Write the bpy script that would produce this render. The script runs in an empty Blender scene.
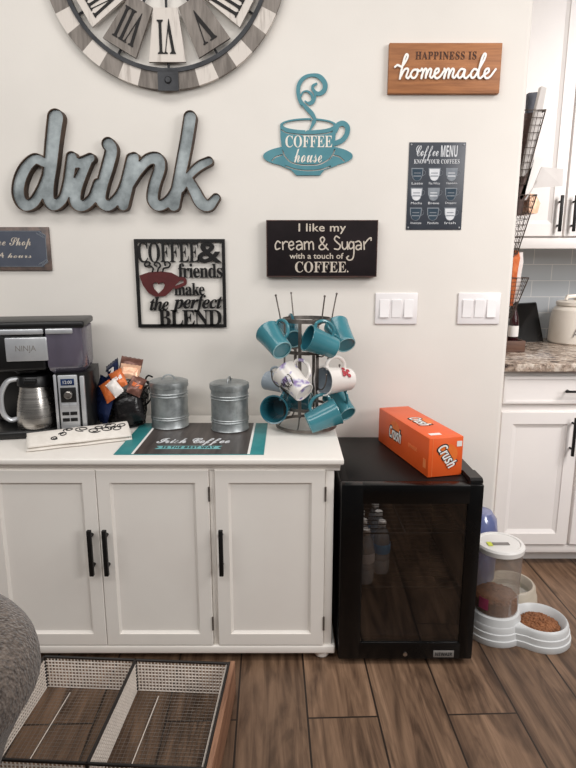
import bpy, bmesh, math, random
import numpy as np
from mathutils import Vector, Matrix, Euler
random.seed(7)
PI = math.pi
scene = bpy.context.scene
COL = scene.collection
V = Vector

# ------------------------------------------------------------------ survey of the room (metres; camera eye above the origin)
FOC, TILT, EYE = 577.0, math.radians(11.8), 1.31
def _ray(px, py):
    u, v = (px-288)/FOC, (py-384)/FOC
    c, s = math.cos(TILT), math.sin(TILT)
    return V((u, c-v*s, -s-v*c))
def PY(px, py, Y):
    d = _ray(px, py); return d*(Y/d.y)+V((0, 0, EYE))
def PZ(px, py, z):
    d = _ray(px, py); return d*((z-EYE)/d.z)+V((0, 0, EYE))
YW = 2.23            # face of the coffee-corner wall
XE = 0.855           # where that wall ends
YK = 3.12            # kitchen back wall
CT = 0.721           # console top

# ------------------------------------------------------------------ materials
def lin(c):
    if isinstance(c, str):
        c = tuple(int(c[i:i+2], 16) for i in (0, 2, 4))
    f = lambda v: v/12.92 if v <= .04045 else ((v+.055)/1.055)**2.4
    return tuple(f(v/255.0) for v in c)+(1.0,)
def newmat(name):
    m = bpy.data.materials.new(name); m.use_nodes = True
    nt = m.node_tree
    return m, nt, nt.nodes['Principled BSDF']
def N(nt, t, **kw):
    n = nt.nodes.new(t)
    for k, v in kw.items():
        if k.startswith('i_'): n.inputs[k[2:].replace('_', ' ')].default_value = v
        else: setattr(n, k, v)
    return n
def coords(nt, scale=(1, 1, 1), rot=(0, 0, 0), loc=(0, 0, 0)):
    t = N(nt, 'ShaderNodeTexCoord'); mp = N(nt, 'ShaderNodeMapping')
    mp.inputs['Scale'].default_value = scale; mp.inputs['Rotation'].default_value = rot; mp.inputs['Location'].default_value = loc
    nt.links.new(t.outputs['Object'], mp.inputs['Vector']); return mp.outputs['Vector']
def mat(name, c1, c2=None, rough=.5, metal=0., nscale=8., stretch=(1, 1, 1), lo=.35, hi=.65, detail=4., bump=0., bscale=None, coat=0., spec=.5, sheen=0., rvar=0.):
    m, nt, b = newmat(name)
    b.inputs['Roughness'].default_value = rough; b.inputs['Metallic'].default_value = metal
    b.inputs['Coat Weight'].default_value = coat; b.inputs['Specular IOR Level'].default_value = spec
    b.inputs['Sheen Weight'].default_value = sheen
    vec = coords(nt, stretch)
    nz = N(nt, 'ShaderNodeTexNoise', i_Scale=nscale, i_Detail=detail, i_Roughness=.6); nt.links.new(vec, nz.inputs['Vector'])
    r = N(nt, 'ShaderNodeValToRGB'); r.color_ramp.elements[0].position = lo; r.color_ramp.elements[1].position = hi
    a = lin(c1); r.color_ramp.elements[0].color = a
    r.color_ramp.elements[1].color = lin(c2) if c2 else tuple(min(1, v*1.06) for v in a[:3])+(1,)
    nt.links.new(nz.outputs['Fac'], r.inputs['Fac']); nt.links.new(r.outputs['Color'], b.inputs['Base Color'])
    if rvar:
        mr = N(nt, 'ShaderNodeMapRange'); mr.inputs['To Min'].default_value = rough-rvar; mr.inputs['To Max'].default_value = rough+rvar
        nt.links.new(nz.outputs['Fac'], mr.inputs['Value']); nt.links.new(mr.outputs['Result'], b.inputs['Roughness'])
    if bump:
        n2 = N(nt, 'ShaderNodeTexNoise', i_Scale=bscale or nscale*4, i_Detail=3.); nt.links.new(vec, n2.inputs['Vector'])
        bp = N(nt, 'ShaderNodeBump', i_Strength=bump, i_Distance=.004); nt.links.new(n2.outputs['Fac'], bp.inputs['Height'])
        nt.links.new(bp.outputs['Normal'], b.inputs['Normal'])
    return m
def clear(name, tint, gloss=.08, rough=.05, body=None, bodyfac=0.):
    m, nt, b = newmat(name)
    out = nt.nodes['Material Output']
    tr = N(nt, 'ShaderNodeBsdfTransparent'); tr.inputs['Color'].default_value = tint
    base = tr.outputs[0]
    if body is not None:
        b.inputs['Base Color'].default_value = lin(body); b.inputs['Roughness'].default_value = .35
        mx = N(nt, 'ShaderNodeMixShader'); mx.inputs[0].default_value = bodyfac
        nt.links.new(base, mx.inputs[1]); nt.links.new(b.outputs[0], mx.inputs[2]); base = mx.outputs[0]
    gl = N(nt, 'ShaderNodeBsdfGlossy'); gl.inputs['Roughness'].default_value = rough
    fr = N(nt, 'ShaderNodeLayerWeight', i_Blend=.25)
    mr = N(nt, 'ShaderNodeMapRange'); mr.inputs['To Min'].default_value = gloss; mr.inputs['To Max'].default_value = min(1., gloss+.5)
    nt.links.new(fr.outputs['Facing'], mr.inputs['Value'])
    mx2 = N(nt, 'ShaderNodeMixShader'); nt.links.new(mr.outputs['Result'], mx2.inputs[0])
    nt.links.new(base, mx2.inputs[1]); nt.links.new(gl.outputs[0], mx2.inputs[2]); nt.links.new(mx2.outputs[0], out.inputs['Surface'])
    return m
def floor_mat():
    m, nt, b = newmat('wood look plank floor')
    vec = coords(nt, rot=(0, 0, -math.radians(90)+math.radians(-1.8)), loc=(.53, -.104, 0))
    sep = N(nt, 'ShaderNodeTexBrick', offset=.37, offset_frequency=2, i_Scale=1., i_Mortar_Size=.0032, i_Mortar_Smooth=.2, i_Brick_Width=1.22, i_Row_Height=.208)
    sep.inputs['Color1'].default_value = (.0, .0, .0, 1); sep.inputs['Color2'].default_value = (1, 1, 1, 1); sep.inputs['Mortar'].default_value = (.5, .5, .5, 1)
    sep.inputs['Bias'].default_value = 0.
    nt.links.new(vec, sep.inputs['Vector'])
    # grain, shifted from plank to plank
    mul = N(nt, 'ShaderNodeVectorMath', operation='MULTIPLY'); mul.inputs[1].default_value = (1.1, 15., 1.)
    nt.links.new(vec, mul.inputs[0])
    add = N(nt, 'ShaderNodeVectorMath', operation='MULTIPLY_ADD'); add.inputs[1].default_value = (37., 61., 13.)
    nt.links.new(sep.outputs['Color'], add.inputs[0]); nt.links.new(mul.outputs[0], add.inputs[2])
    g = N(nt, 'ShaderNodeTexNoise', i_Scale=1.5, i_Detail=7., i_Roughness=.65, i_Distortion=1.2); nt.links.new(add.outputs[0], g.inputs['Vector'])
    mul2 = N(nt, 'ShaderNodeVectorMath', operation='MULTIPLY'); mul2.inputs[1].default_value = (1.3, 7., 1.)
    nt.links.new(vec, mul2.inputs[0])
    add2 = N(nt, 'ShaderNodeVectorMath', operation='MULTIPLY_ADD'); add2.inputs[1].default_value = (17., 23., 5.)
    nt.links.new(sep.outputs['Color'], add2.inputs[0]); nt.links.new(mul2.outputs[0], add2.inputs[2])
    k = N(nt, 'ShaderNodeTexNoise', i_Scale=1.6, i_Detail=3., i_Distortion=2.2); nt.links.new(add2.outputs[0], k.inputs['Vector'])
    r1 = N(nt, 'ShaderNodeValToRGB'); e = r1.color_ramp.elements
    e[0].position = .30; e[0].color = lin((70, 50, 38)); e[1].position = .70; e[1].color = lin((152, 122, 98))
    q = e.new(.5); q.color = lin((120, 94, 74))
    nt.links.new(g.outputs['Fac'], r1.inputs['Fac'])
    r2 = N(nt, 'ShaderNodeValToRGB'); e = r2.color_ramp.elements
    e[0].position = .32; e[0].color = (.36, .34, .33, 1); e[1].position = .54; e[1].color = (1, 1, 1, 1)
    nt.links.new(k.outputs['Fac'], r2.inputs['Fac'])
    mx = N(nt, 'ShaderNodeMix', data_type='RGBA', blend_type='MULTIPLY'); mx.inputs['Factor'].default_value = .8
    nt.links.new(r1.outputs[0], mx.inputs[6]); nt.links.new(r2.outputs[0], mx.inputs[7])
    pv = N(nt, 'ShaderNodeMapRange'); pv.inputs['To Min'].default_value = .80; pv.inputs['To Max'].default_value = 1.12
    nt.links.new(sep.outputs['Color'], pv.inputs['Value'])
    mv = N(nt, 'ShaderNodeVectorMath', operation='SCALE'); nt.links.new(mx.outputs[2], mv.inputs[0]); nt.links.new(pv.outputs[0], mv.inputs['Scale'])
    mm = N(nt, 'ShaderNodeMix', data_type='RGBA'); nt.links.new(sep.outputs['Fac'], mm.inputs['Factor'])
    nt.links.new(mv.outputs[0], mm.inputs[6]); mm.inputs[7].default_value = lin((40, 29, 22))
    nt.links.new(mm.outputs[2], b.inputs['Base Color'])
    b.inputs['Roughness'].default_value = .46; b.inputs['Specular IOR Level'].default_value = .4
    bp = N(nt, 'ShaderNodeBump', i_Strength=.25, i_Distance=.003); nt.links.new(g.outputs['Fac'], bp.inputs['Height']); nt.links.new(bp.outputs['Normal'], b.inputs['Normal'])
    return m
def tile_mat():
    m, nt, b = newmat('grey subway tile')
    vec = coords(nt, rot=(math.radians(90), 0, 0), loc=(0, 0.03, 0))
    t = N(nt, 'ShaderNodeTexBrick', i_Scale=1., i_Mortar_Size=.002, i_Brick_Width=.20, i_Row_Height=.085)
    t.inputs['Color1'].default_value = lin((192, 198, 203)); t.inputs['Color2'].default_value = lin((199, 205, 209)); t.inputs['Mortar'].default_value = lin((232, 232, 230))
    nt.links.new(vec, t.inputs['Vector']); nt.links.new(t.outputs['Color'], b.inputs['Base Color'])
    b.inputs['Roughness'].default_value = .2
    return m
def granite_mat():
    m, nt, b = newmat('speckled granite')
    vec = coords(nt)
    v = N(nt, 'ShaderNodeTexVoronoi', i_Scale=90.); nt.links.new(vec, v.inputs['Vector'])
    n = N(nt, 'ShaderNodeTexNoise', i_Scale=26., i_Detail=6., i_Roughness=.7); nt.links.new(vec, n.inputs['Vector'])
    r = N(nt, 'ShaderNodeValToRGB'); e = r.color_ramp.elements
    e[0].position = .34; e[0].color = lin((54, 46, 44)); e[1].position = .68; e[1].color = lin((214, 203, 190))
    q = e.new(.46); q.color = lin((150, 130, 114)); q = e.new(.56); q.color = lin((186, 170, 154))
    nt.links.new(n.outputs['Fac'], r.inputs['Fac'])
    mx = N(nt, 'ShaderNodeMix', data_type='RGBA', blend_type='OVERLAY'); mx.inputs['Factor'].default_value = .45
    nt.links.new(r.outputs[0], mx.inputs[6]); bw = N(nt, 'ShaderNodeRGBToBW'); nt.links.new(v.outputs['Color'], bw.inputs[0]); nt.links.new(bw.outputs[0], mx.inputs[7])
    hs = N(nt, 'ShaderNodeHueSaturation', i_Saturation=.9); nt.links.new(mx.outputs[2], hs.inputs['Color'])
    nt.links.new(hs.outputs[0], b.inputs['Base Color']); b.inputs['Roughness'].default_value = .18
    return m
def tweed_mat():
    m, nt, b = newmat('brown tweed')
    vec = coords(nt)
    w1 = N(nt, 'ShaderNodeTexVoronoi', i_Scale=150.); nt.links.new(vec, w1.inputs['Vector'])
    n = N(nt, 'ShaderNodeTexNoise', i_Scale=110., i_Detail=4., i_Roughness=.7); nt.links.new(vec, n.inputs['Vector'])
    r = N(nt, 'ShaderNodeValToRGB'); e = r.color_ramp.elements
    e[0].position = .36; e[0].color = lin((62, 53, 48)); e[1].position = .66; e[1].color = lin((126, 113, 103))
    nt.links.new(n.outputs['Fac'], r.inputs['Fac']); nt.links.new(r.outputs[0], b.inputs['Base Color'])
    b.inputs['Roughness'].default_value = .95; b.inputs['Sheen Weight'].default_value = .3
    bp = N(nt, 'ShaderNodeBump', i_Strength=.8, i_Distance=.004); nt.links.new(w1.outputs['Distance'], bp.inputs['Height']); nt.links.new(bp.outputs['Normal'], b.inputs['Normal'])
    return m
def floral_mat():
    m, nt, b = newmat('white china with lilac blossoms')
    vec = coords(nt)
    n = N(nt, 'ShaderNodeTexNoise', i_Scale=34., i_Detail=2.); nt.links.new(vec, n.inputs['Vector'])
    r = N(nt, 'ShaderNodeValToRGB'); e = r.color_ramp.elements
    e[0].position = .55; e[0].color = lin((232, 226, 220)); e[1].position = .66; e[1].color = lin((150, 128, 176))
    q = e.new(.60); q.color = lin((190, 186, 206))
    nt.links.new(n.outputs['Fac'], r.inputs['Fac']); nt.links.new(r.outputs[0], b.inputs['Base Color']); b.inputs['Roughness'].default_value = .2
    return m

M = {}
M['wall'] = mat('warm white wall paint', (225, 220, 213), (229, 224, 217), .85, nscale=3, bump=.05, bscale=160)
M['floor'] = floor_mat(); M['tile'] = tile_mat(); M['granite'] = granite_mat(); M['tweed'] = tweed_mat(); M['floral'] = floral_mat()
M['kitchen'] = mat('white cabinet lacquer', (234, 229, 226), (238, 233, 229), .4, nscale=5)
M['console'] = mat('off white console paint', (238, 232, 225), (241, 236, 229), .42, nscale=4)
M['black'] = mat('black plastic', (9, 9, 10), (13, 13, 14), .4, nscale=20)
M['blackgloss'] = mat('gloss black', (5, 5, 6), (8, 8, 8), .26, nscale=10, rvar=.05, spec=.35)
M['blackmetal'] = mat('black powder coated steel', (13, 12, 12), (20, 18, 18), .5, 0., nscale=30, spec=.3)
M['fridge'] = mat('black fridge cabinet', (15, 12, 12), (20, 17, 16), .42, nscale=60, bump=.03, spec=.22)
M['cavity'] = mat('dark fridge liner', (9, 8, 8), (13, 12, 11), .7, nscale=8)
M['steel'] = mat('brushed steel', (176, 172, 168), (206, 202, 196), .28, 1., nscale=4, stretch=(1, 1, 40), rvar=.06)
M['silver'] = mat('satin silver plastic', (190, 192, 196), (208, 210, 212), .32, .55, nscale=12)
M['galv'] = mat('galvanised steel', (138, 143, 144), (190, 195, 196), .42, .8, nscale=24, lo=.3, hi=.7, rvar=.1, bump=.06)
M['galvplate'] = mat('galvanised sheet', (92, 99, 101), (168, 176, 178), .45, .35, nscale=13, lo=.3, hi=.72, rvar=.12, bump=.05)
M['rust'] = mat('rusty brown rim', (58, 46, 40), (92, 74, 60), .65, .4, nscale=22)
M['rustbright'] = mat('worn rim edge', (120, 96, 76), (70, 58, 50), .55, .5, nscale=40)
M['bronze'] = mat('weathered bronze grey metal', (98, 92, 88), (136, 128, 122), .42, .75, nscale=30, rvar=.1)
M['darkiron'] = mat('dark iron', (44, 45, 48), (62, 63, 66), .5, .5, nscale=20)
M['teal'] = mat('teal ceramic glaze', (60, 122, 134), (68, 132, 143), .2, nscale=10, coat=.3)
M['glazepale'] = mat('pale teal glaze edge', (128, 172, 178), (140, 182, 188), .3, nscale=10)
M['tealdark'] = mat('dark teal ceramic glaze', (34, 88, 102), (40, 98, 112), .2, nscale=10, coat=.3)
M['tealsign'] = mat('teal painted metal', (66, 126, 138), (76, 136, 147), .5, nscale=14)
M['banner'] = mat('pale teal print', (112, 178, 180), (124, 188, 190), .5, nscale=20)
M['tealmat'] = mat('teal mat print', (44, 128, 132), (54, 140, 142), .45, nscale=20)
M['cream'] = mat('cream lettering', (226, 219, 208), (232, 226, 216), .6, nscale=30)
M['offwhite'] = mat('white paint', (240, 238, 234), (246, 244, 240), .45, nscale=20)
M['china'] = mat('white china', (232, 226, 220), (236, 231, 226), .2, nscale=10)
M['switch'] = mat('white switch plastic', (234, 230, 230), (238, 235, 235), .3, nscale=10)
M['switchpad'] = mat('white rocker plastic', (243, 240, 240), (247, 245, 245), .25, nscale=10)
M['signwood'] = mat('warm stained board', (128, 78, 42), (184, 122, 74), .6, nscale=5, stretch=(1.2, 14, 14), lo=.25, hi=.75, detail=7, bump=.15)
M['letterdark'] = mat('dark brown ink', (62, 34, 22), (74, 42, 28), .7, nscale=30)
M['slate'] = mat('blackened board', (24, 19, 21), (36, 29, 31), .75, nscale=10, lo=.3, hi=.75, spec=.15)
M['slateedge'] = mat('worn brown board edge', (92, 58, 48), (50, 36, 34), .7, nscale=30)
M['menu'] = mat('slate blue tin', (48, 53, 62), (58, 63, 72), .42, nscale=7)
M['shopsign'] = mat('blue grey plaque', (62, 68, 82), (74, 79, 92), .5, nscale=8)
M['shoptrim'] = mat('bronze plaque border', (86, 78, 76), (120, 102, 94), .5, .3, nscale=40)
M['chalk'] = mat('chalk white ink', (206, 208, 212), (220, 222, 224), .8, nscale=30)
M['chalkdim'] = mat('chalk grey ink', (120, 126, 134), (140, 146, 152), .8, nscale=30)
M['chalkblue'] = mat('dark cup fill', (40, 58, 72), (48, 66, 80), .8, nscale=30)
M['ivory'] = mat('faded ivory ink', (206, 196, 182), (186, 174, 160), .75, nscale=60)
M['maroon'] = mat('maroon painted steel', (78, 24, 26), (96, 34, 34), .5, .2, nscale=14)
M['plankpale'] = mat('whitewashed plank', (214, 206, 198), (150, 140, 132), .75, nscale=7, stretch=(8, 8, 1), lo=.55, hi=.8, detail=8, bump=.15)
M['plankgrey'] = mat('weathered grey plank', (104, 97, 91), (142, 134, 127), .75, nscale=7, stretch=(8, 8, 1), detail=8, bump=.15)
M['crush'] = mat('orange carton', (228, 90, 34), (233, 98, 40), .4, nscale=6)
M['crushlight'] = mat('pale orange print', (244, 132, 74), (246, 142, 84), .45, nscale=20)
M['crushfruit'] = mat('deep orange print', (232, 112, 40), (238, 124, 52), .45, nscale=40)
M['matwood'] = mat('dark wood print', (56, 50, 48), (84, 76, 72), .4, nscale=4, stretch=(14, 1, 1), detail=7)
M['towel'] = mat('white tea towel', (226, 219, 210), (236, 230, 222), .95, nscale=30, bump=.3, bscale=300)
M['ink'] = mat('black ink', (24, 22, 22), (32, 30, 30), .8, nscale=30)
M['glass'] = clear('smoked fridge glass', (.66, .63, .61, 1), .05, .04)
M['reservoir'] = clear('smoky violet reservoir', (.52, .49, .58, 1), .06, .15, (112, 106, 122), .55)
M['hopper'] = clear('clear hopper plastic', (.88, .86, .83, 1), .05, .15, (196, 188, 180), .28)
M['bottle'] = clear('clear bottle plastic', (.84, .88, .90, 1), .16, .06, (214, 224, 232), .42)
M['jug'] = clear('blue tinted jug plastic', (.45, .52, .80, 1), .08, .15, (120, 132, 186), .62)
M['water'] = clear('still water', (.80, .83, .82, 1), .10, .03)
M['bottlelabel'] = mat('blue bottle label', (78, 150, 204), (100, 168, 214), .4, nscale=30)
M['bottlelabelw'] = mat('white bottle label', (208, 208, 210), (188, 192, 198), .4, nscale=30)
M['feeder'] = mat('pale grey feeder plastic', (204, 206, 206), (210, 212, 212), .35, nscale=8)
M['lidwhite'] = mat('white hopper lid', (226, 224, 220), (232, 230, 226), .35, nscale=8)
M['tan'] = mat('tan waterer plastic', (176, 166, 150), (186, 176, 160), .4, nscale=8)
M['kibble'] = mat('brown kibble', (112, 70, 42), (150, 98, 62), .8, nscale=40, lo=.3, hi=.7, bump=.3)
M['lime'] = mat('lime sticker', (206, 214, 70), (212, 220, 84), .5, nscale=30)
M['greysticker'] = mat('grey sticker', (120, 116, 112), (132, 128, 124), .5, nscale=30)
M['magenta'] = mat('pink label', (176, 66, 104), (190, 86, 120), .5, nscale=30)
M['meshwire'] = mat('white coated wire', (222, 212, 202), (232, 222, 212), .5, .0, nscale=30)
M['thinwire'] = mat('galvanised thin wire', (120, 112, 104), (140, 132, 124), .4, .5, nscale=30)
M['crateslat'] = mat('reddish brown crate wood', (122, 84, 62), (168, 124, 96), .6, nscale=6, stretch=(12, 1, 12), detail=7, bump=.15)
M['cratedark'] = mat('black crate rim', (24, 20, 18), (34, 28, 25), .5, nscale=20)
M['chairleg'] = mat('dark chair leg wood', (56, 40, 30), (76, 54, 40), .5, nscale=8, stretch=(8, 8, 1))
M['navybag'] = mat('navy foil', (16, 22, 48), (34, 46, 82), .25, .3, nscale=30, bump=.4, bscale=60)
M['blackbag'] = mat('black foil', (16, 15, 16), (34, 31, 32), .25, .2, nscale=40, bump=.5, bscale=70)
M['orangefoil'] = mat('burnt orange foil', (196, 92, 40), (220, 122, 66), .35, .2, nscale=30, bump=.3, bscale=60)
M['peachfoil'] = mat('peach foil', (226, 170, 138), (238, 196, 166), .3, .3, nscale=30, bump=.3, bscale=60)
M['brownfoil'] = mat('cocoa foil', (96, 62, 54), (130, 90, 78), .3, .3, nscale=30, bump=.3, bscale=60)
M['whitefoil'] = mat('white foil', (222, 214, 208), (236, 230, 226), .35, .1, nscale=30, bump=.3, bscale=60)
M['rackwire'] = mat('dark bronze wire', (58, 48, 42), (76, 64, 56), .5, .5, nscale=20)
M['paper'] = mat('white paper', (230, 226, 222), (236, 232, 228), .8, nscale=10)
M['papergrey'] = mat('pale grey card', (198, 192, 188), (206, 201, 197), .8, nscale=10)
M['bookdark'] = mat('dark book cover', (58, 60, 70), (70, 72, 82), .6, nscale=14)
M['bookbrown'] = mat('brown book cover', (70, 48, 42), (84, 60, 52), .6, nscale=14)
M['bottlewine'] = mat('dark burgundy glass', (40, 14, 18), (58, 20, 26), .2, nscale=14)
M['woodbox'] = mat('dark brown box wood', (84, 58, 46), (106, 76, 60), .6, nscale=10, stretch=(1, 8, 8))
M['ceramic'] = mat('cream crock glaze', (226, 218, 206), (232, 225, 214), .3, nscale=8)
M['display'] = mat('blue lit display', (26, 40, 70), (40, 62, 104), .2, nscale=30)
M['redink'] = mat('red print', (168, 40, 52), (180, 54, 64), .4, nscale=30)
M['mugblue'] = mat('pale grey blue glaze', (150, 160, 170), (166, 176, 184), .2, nscale=10)

# ------------------------------------------------------------------ shape helpers
def bm_new(): return bmesh.new()
def merge(bm, b2, Mx=None):
    if Mx is not None: b2.transform(Mx)
    me = bpy.data.meshes.new('tmp'); b2.to_mesh(me); b2.free(); bm.from_mesh(me); bpy.data.meshes.remove(me)
def box(bm, lo, hi, bev=0., seg=2, Mx=None, mi=0):
    b2 = bmesh.new(); bmesh.ops.create_cube(b2, size=1.)
    lo, hi = V(lo), V(hi); d = hi-lo; c = (hi+lo)/2
    for v in b2.verts: v.co = V((v.co.x*d.x, v.co.y*d.y, v.co.z*d.z))+c
    if bev > 0: bmesh.ops.bevel(b2, geom=list(b2.edges), offset=min(bev, .49*min(abs(d.x), abs(d.y), abs(d.z))), segments=seg, affect='EDGES', profile=.5)
    for f in b2.faces: f.material_index = mi
    merge(bm, b2, Mx); return bm
def frame_of(d):
    d = d.normalized(); a = V((0, 0, 1)) if abs(d.z) < .9 else V((1, 0, 0))
    u = d.cross(a).normalized(); return u, d.cross(u).normalized()
def tube(bm, pts, r, n=8, closed=False, caps=True, mi=0):
    pts = [V(p) for p in pts]; m = len(pts)
    rs = r if isinstance(r, (list, tuple)) else [r]*m
    rings = []; u = None
    for i, p in enumerate(pts):
        if closed: d = pts[(i+1) % m]-pts[i-1]
        else: d = pts[min(i+1, m-1)]-pts[max(i-1, 0)]
        d.normalize()
        if u is None: u, _ = frame_of(d)
        else:
            u = u-d*u.dot(d)
            u = u.normalized() if u.length > 1e-6 else frame_of(d)[0]
        w = d.cross(u)
        rings.append([bm.verts.new(p+(u*math.cos(2*PI*k/n)+w*math.sin(2*PI*k/n))*rs[i]) for k in range(n)])
    for i in range(m if closed else m-1):
        a, b = rings[i], rings[(i+1) % m]
        for k in range(n):
            f = bm.faces.new((a[k], a[(k+1) % n], b[(k+1) % n], b[k])); f.material_index = mi
    if caps and not closed:
        for ring in (rings[0][::-1], rings[-1]):
            f = bm.faces.new(ring); f.material_index = mi
    return bm
def lathe(bm, prof, c=(0, 0, 0), n=40, Mx=None, mi=0):
    b2 = bmesh.new(); rings = []
    for r, z in prof:
        if r < 1e-5: rings.append([b2.verts.new((0, 0, z))])
        else: rings.append([b2.verts.new((r*math.cos(2*PI*k/n), r*math.sin(2*PI*k/n), z)) for k in range(n)])
    for a, b in zip(rings, rings[1:]):
        if len(a) == 1 and len(b) == 1: continue
        for k in range(n):
            k2 = (k+1) % n
            if len(a) == 1: b2.faces.new((a[0], b[k2], b[k]))
            elif len(b) == 1: b2.faces.new((a[k], a[k2], b[0]))
            else: b2.faces.new((a[k], a[k2], b[k2], b[k]))
    for f in b2.faces: f.material_index = mi
    merge(bm, b2, Matrix.Translation(V(c)) @ (Mx or Matrix())); return bm
def cyl(bm, p0, p1, r0, r1=None, n=24):
    return tube(bm, [p0, p1], [r0, r0 if r1 is None else r1], n)
def prism(bm, poly, o, u, v, w, mi=0):
    """poly in (u,v), extruded along w (a vector)"""
    o, u, v, w = V(o), V(u), V(v), V(w)
    a = [bm.verts.new(o+u*x+v*y) for x, y in poly]; b = [bm.verts.new(o+u*x+v*y+w) for x, y in poly]
    fs = [bm.faces.new(a[::-1]), bm.faces.new(b)]; n = len(a)
    for k in range(n): fs.append(bm.faces.new((a[k], a[(k+1) % n], b[(k+1) % n], b[k])))
    for f in fs: f.material_index = mi
    return bm
def arc(cx, cy, rx, ry, a0, a1, n=16):
    return [(cx+rx*math.cos(math.radians(a0+(a1-a0)*k/n)), cy+ry*math.sin(math.radians(a0+(a1-a0)*k/n))) for k in range(n+1)]
def crom(pts, k=8):
    """Catmull-Rom through points of any dimension"""
    P = [np.array(p, float) for p in pts]; P = [2*P[0]-P[1]]+P+[2*P[-1]-P[-2]]; out = []
    for i in range(1, len(P)-2):
        a, b, c, d = P[i-1], P[i], P[i+1], P[i+2]
        for j in range(k):
            t = j/k
            out.append(.5*((2*b)+(-a+c)*t+(2*a-5*b+4*c-d)*t*t+(-a+3*b-3*c+d)*t**3))
    out.append(P[-2]); return out

def local_matrix(o):
    m = Matrix()
    while o is not None:
        m = (Matrix.Translation(o.location) @ o.rotation_euler.to_matrix().to_4x4()) @ m; o = o.parent
    return m
def link(name, me, mats, parent=None, smooth=True, angle=35):
    if not isinstance(mats, (list, tuple)): mats = [mats]
    o = bpy.data.objects.new(name, me); COL.objects.link(o)
    for m in mats: me.materials.append(M[m] if isinstance(m, str) else m)
    if smooth and len(me.polygons):
        me.shade_smooth(); me.set_sharp_from_angle(angle=math.radians(angle))
    if parent is not None:
        me.transform(local_matrix(parent).inverted()); o.parent = parent
    return o
def obj(name, bm, mats, parent=None, smooth=True, angle=35, fix=True):
    if fix: bmesh.ops.recalc_face_normals(bm, faces=bm.faces)
    me = bpy.data.meshes.new(name); bm.to_mesh(me); bm.free()
    return link(name, me, mats, parent, smooth, angle)
def tag(o, label=None, cat=None, group=None, kind=None):
    if label: o['label'] = label
    if cat: o['category'] = cat
    if group: o['group'] = group
    if kind: o['kind'] = kind
    return o
def thing(name, loc, label, cat, group=None, rz=0.):
    o = bpy.data.objects.new(name, None); COL.objects.link(o); o.empty_display_size = .05
    o.location = loc; o.rotation_euler = (0, 0, rz); return tag(o, label, cat, group)
def struct(name, bm, m, **k):
    return tag(obj(name, bm, m, **k), kind='structure')
def kids(o): return [c for c in bpy.data.objects if c.parent == o]
def dup(root, loc, rot=None, label=None):
    r = root.copy(); COL.objects.link(r); r.location = loc
    if rot is not None: r.rotation_euler = rot
    if label: r['label'] = label
    for ch in kids(root):
        c = ch.copy(); COL.objects.link(c); c.parent = r
        for g in kids(ch):
            d = g.copy(); COL.objects.link(d); d.parent = c
    return r

# curves -> mesh (flat filled outlines with holes)
def to_mesh(curve_ob):
    dg = bpy.context.evaluated_depsgraph_get(); dg.update()
    me = bpy.data.meshes.new_from_object(curve_ob.evaluated_get(dg))
    cu = curve_ob.data; bpy.data.objects.remove(curve_ob); bpy.data.curves.remove(cu)
    me.materials.clear(); return me
def fill_mesh(polys, depth):
    cu = bpy.data.curves.new('outline', 'CURVE'); cu.dimensions = '2D'; cu.fill_mode = 'BOTH'; cu.extrude = depth/2
    for pl in polys:
        s = cu.splines.new('POLY'); s.points.add(len(pl)-1); s.use_cyclic_u = True
        for i, (x, y) in enumerate(pl): s.points[i].co = (x, y, 0, 1)
    o = bpy.data.objects.new('outline', cu); COL.objects.link(o); return to_mesh(o)
def text_mesh(s, depth=.02, spacing=1., offset=0.):
    cu = bpy.data.curves.new('lettering', 'FONT'); cu.body = s; cu.size = 1.; cu.extrude = depth/2; cu.space_character = spacing; cu.offset = offset
    cu.align_x = 'LEFT'; cu.resolution_u = 3
    o = bpy.data.objects.new('lettering', cu); COL.objects.link(o); return to_mesh(o)
BOLD = lambda s: ''.join(chr(0x1D400+ord(c)-65) if 'A' <= c <= 'Z' else chr(0x1D41A+ord(c)-97) if 'a' <= c <= 'z' else chr(0x1D7CE+ord(c)-48) if '0' <= c <= '9' else c for c in s)
BOLDIT = lambda s: ''.join(chr(0x1D468+ord(c)-65) if 'A' <= c <= 'Z' else chr(0x1D482+ord(c)-97) if 'a' <= c <= 'z' else c for c in s)
SCRIPT = lambda s: ''.join(chr(0x1D4D0+ord(c)-65) if 'A' <= c <= 'Z' else chr(0x1D4EA+ord(c)-97) if 'a' <= c <= 'z' else c for c in s)
SANSB = lambda s: ''.join(chr(0x1D5D4+ord(c)-65) if 'A' <= c <= 'Z' else chr(0x1D5EE+ord(c)-97) if 'a' <= c <= 'z' else c for c in s)
SANSBI = lambda s: ''.join(chr(0x1D63C+ord(c)-65) if 'A' <= c <= 'Z' else chr(0x1D656+ord(c)-97) if 'a' <= c <= 'z' else c for c in s)
def place_flat(me, o, u, v, rect, depth):
    """fit a flat mesh (x,y; z=thickness) into rect=(u0,v0,u1,v1) of the plane at o spanned by u, v; it stands `depth` proud along u x v"""
    n = len(me.vertices); co = np.empty(n*3); me.vertices.foreach_get('co', co); co = co.reshape(-1, 3)
    if rect is not None:
        lo, hi = co.min(0), co.max(0)
        for a, (p, q) in enumerate(((rect[0], rect[2]), (rect[1], rect[3]))):
            co[:, a] = (co[:, a]-lo[a])/max(1e-9, hi[a]-lo[a])*(q-p)+p
    z = co[:, 2]; zz = (z-z.min())/max(1e-9, z.max()-z.min())*depth
    o, u, v = (np.array(V(t)) for t in (o, u, v)); w = np.cross(u, v); w /= np.linalg.norm(w)
    out = o+co[:, :1]*u+co[:, 1:2]*v+zz[:, None]*w
    me.vertices.foreach_set('co', out.ravel()); me.update(); return me
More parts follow.
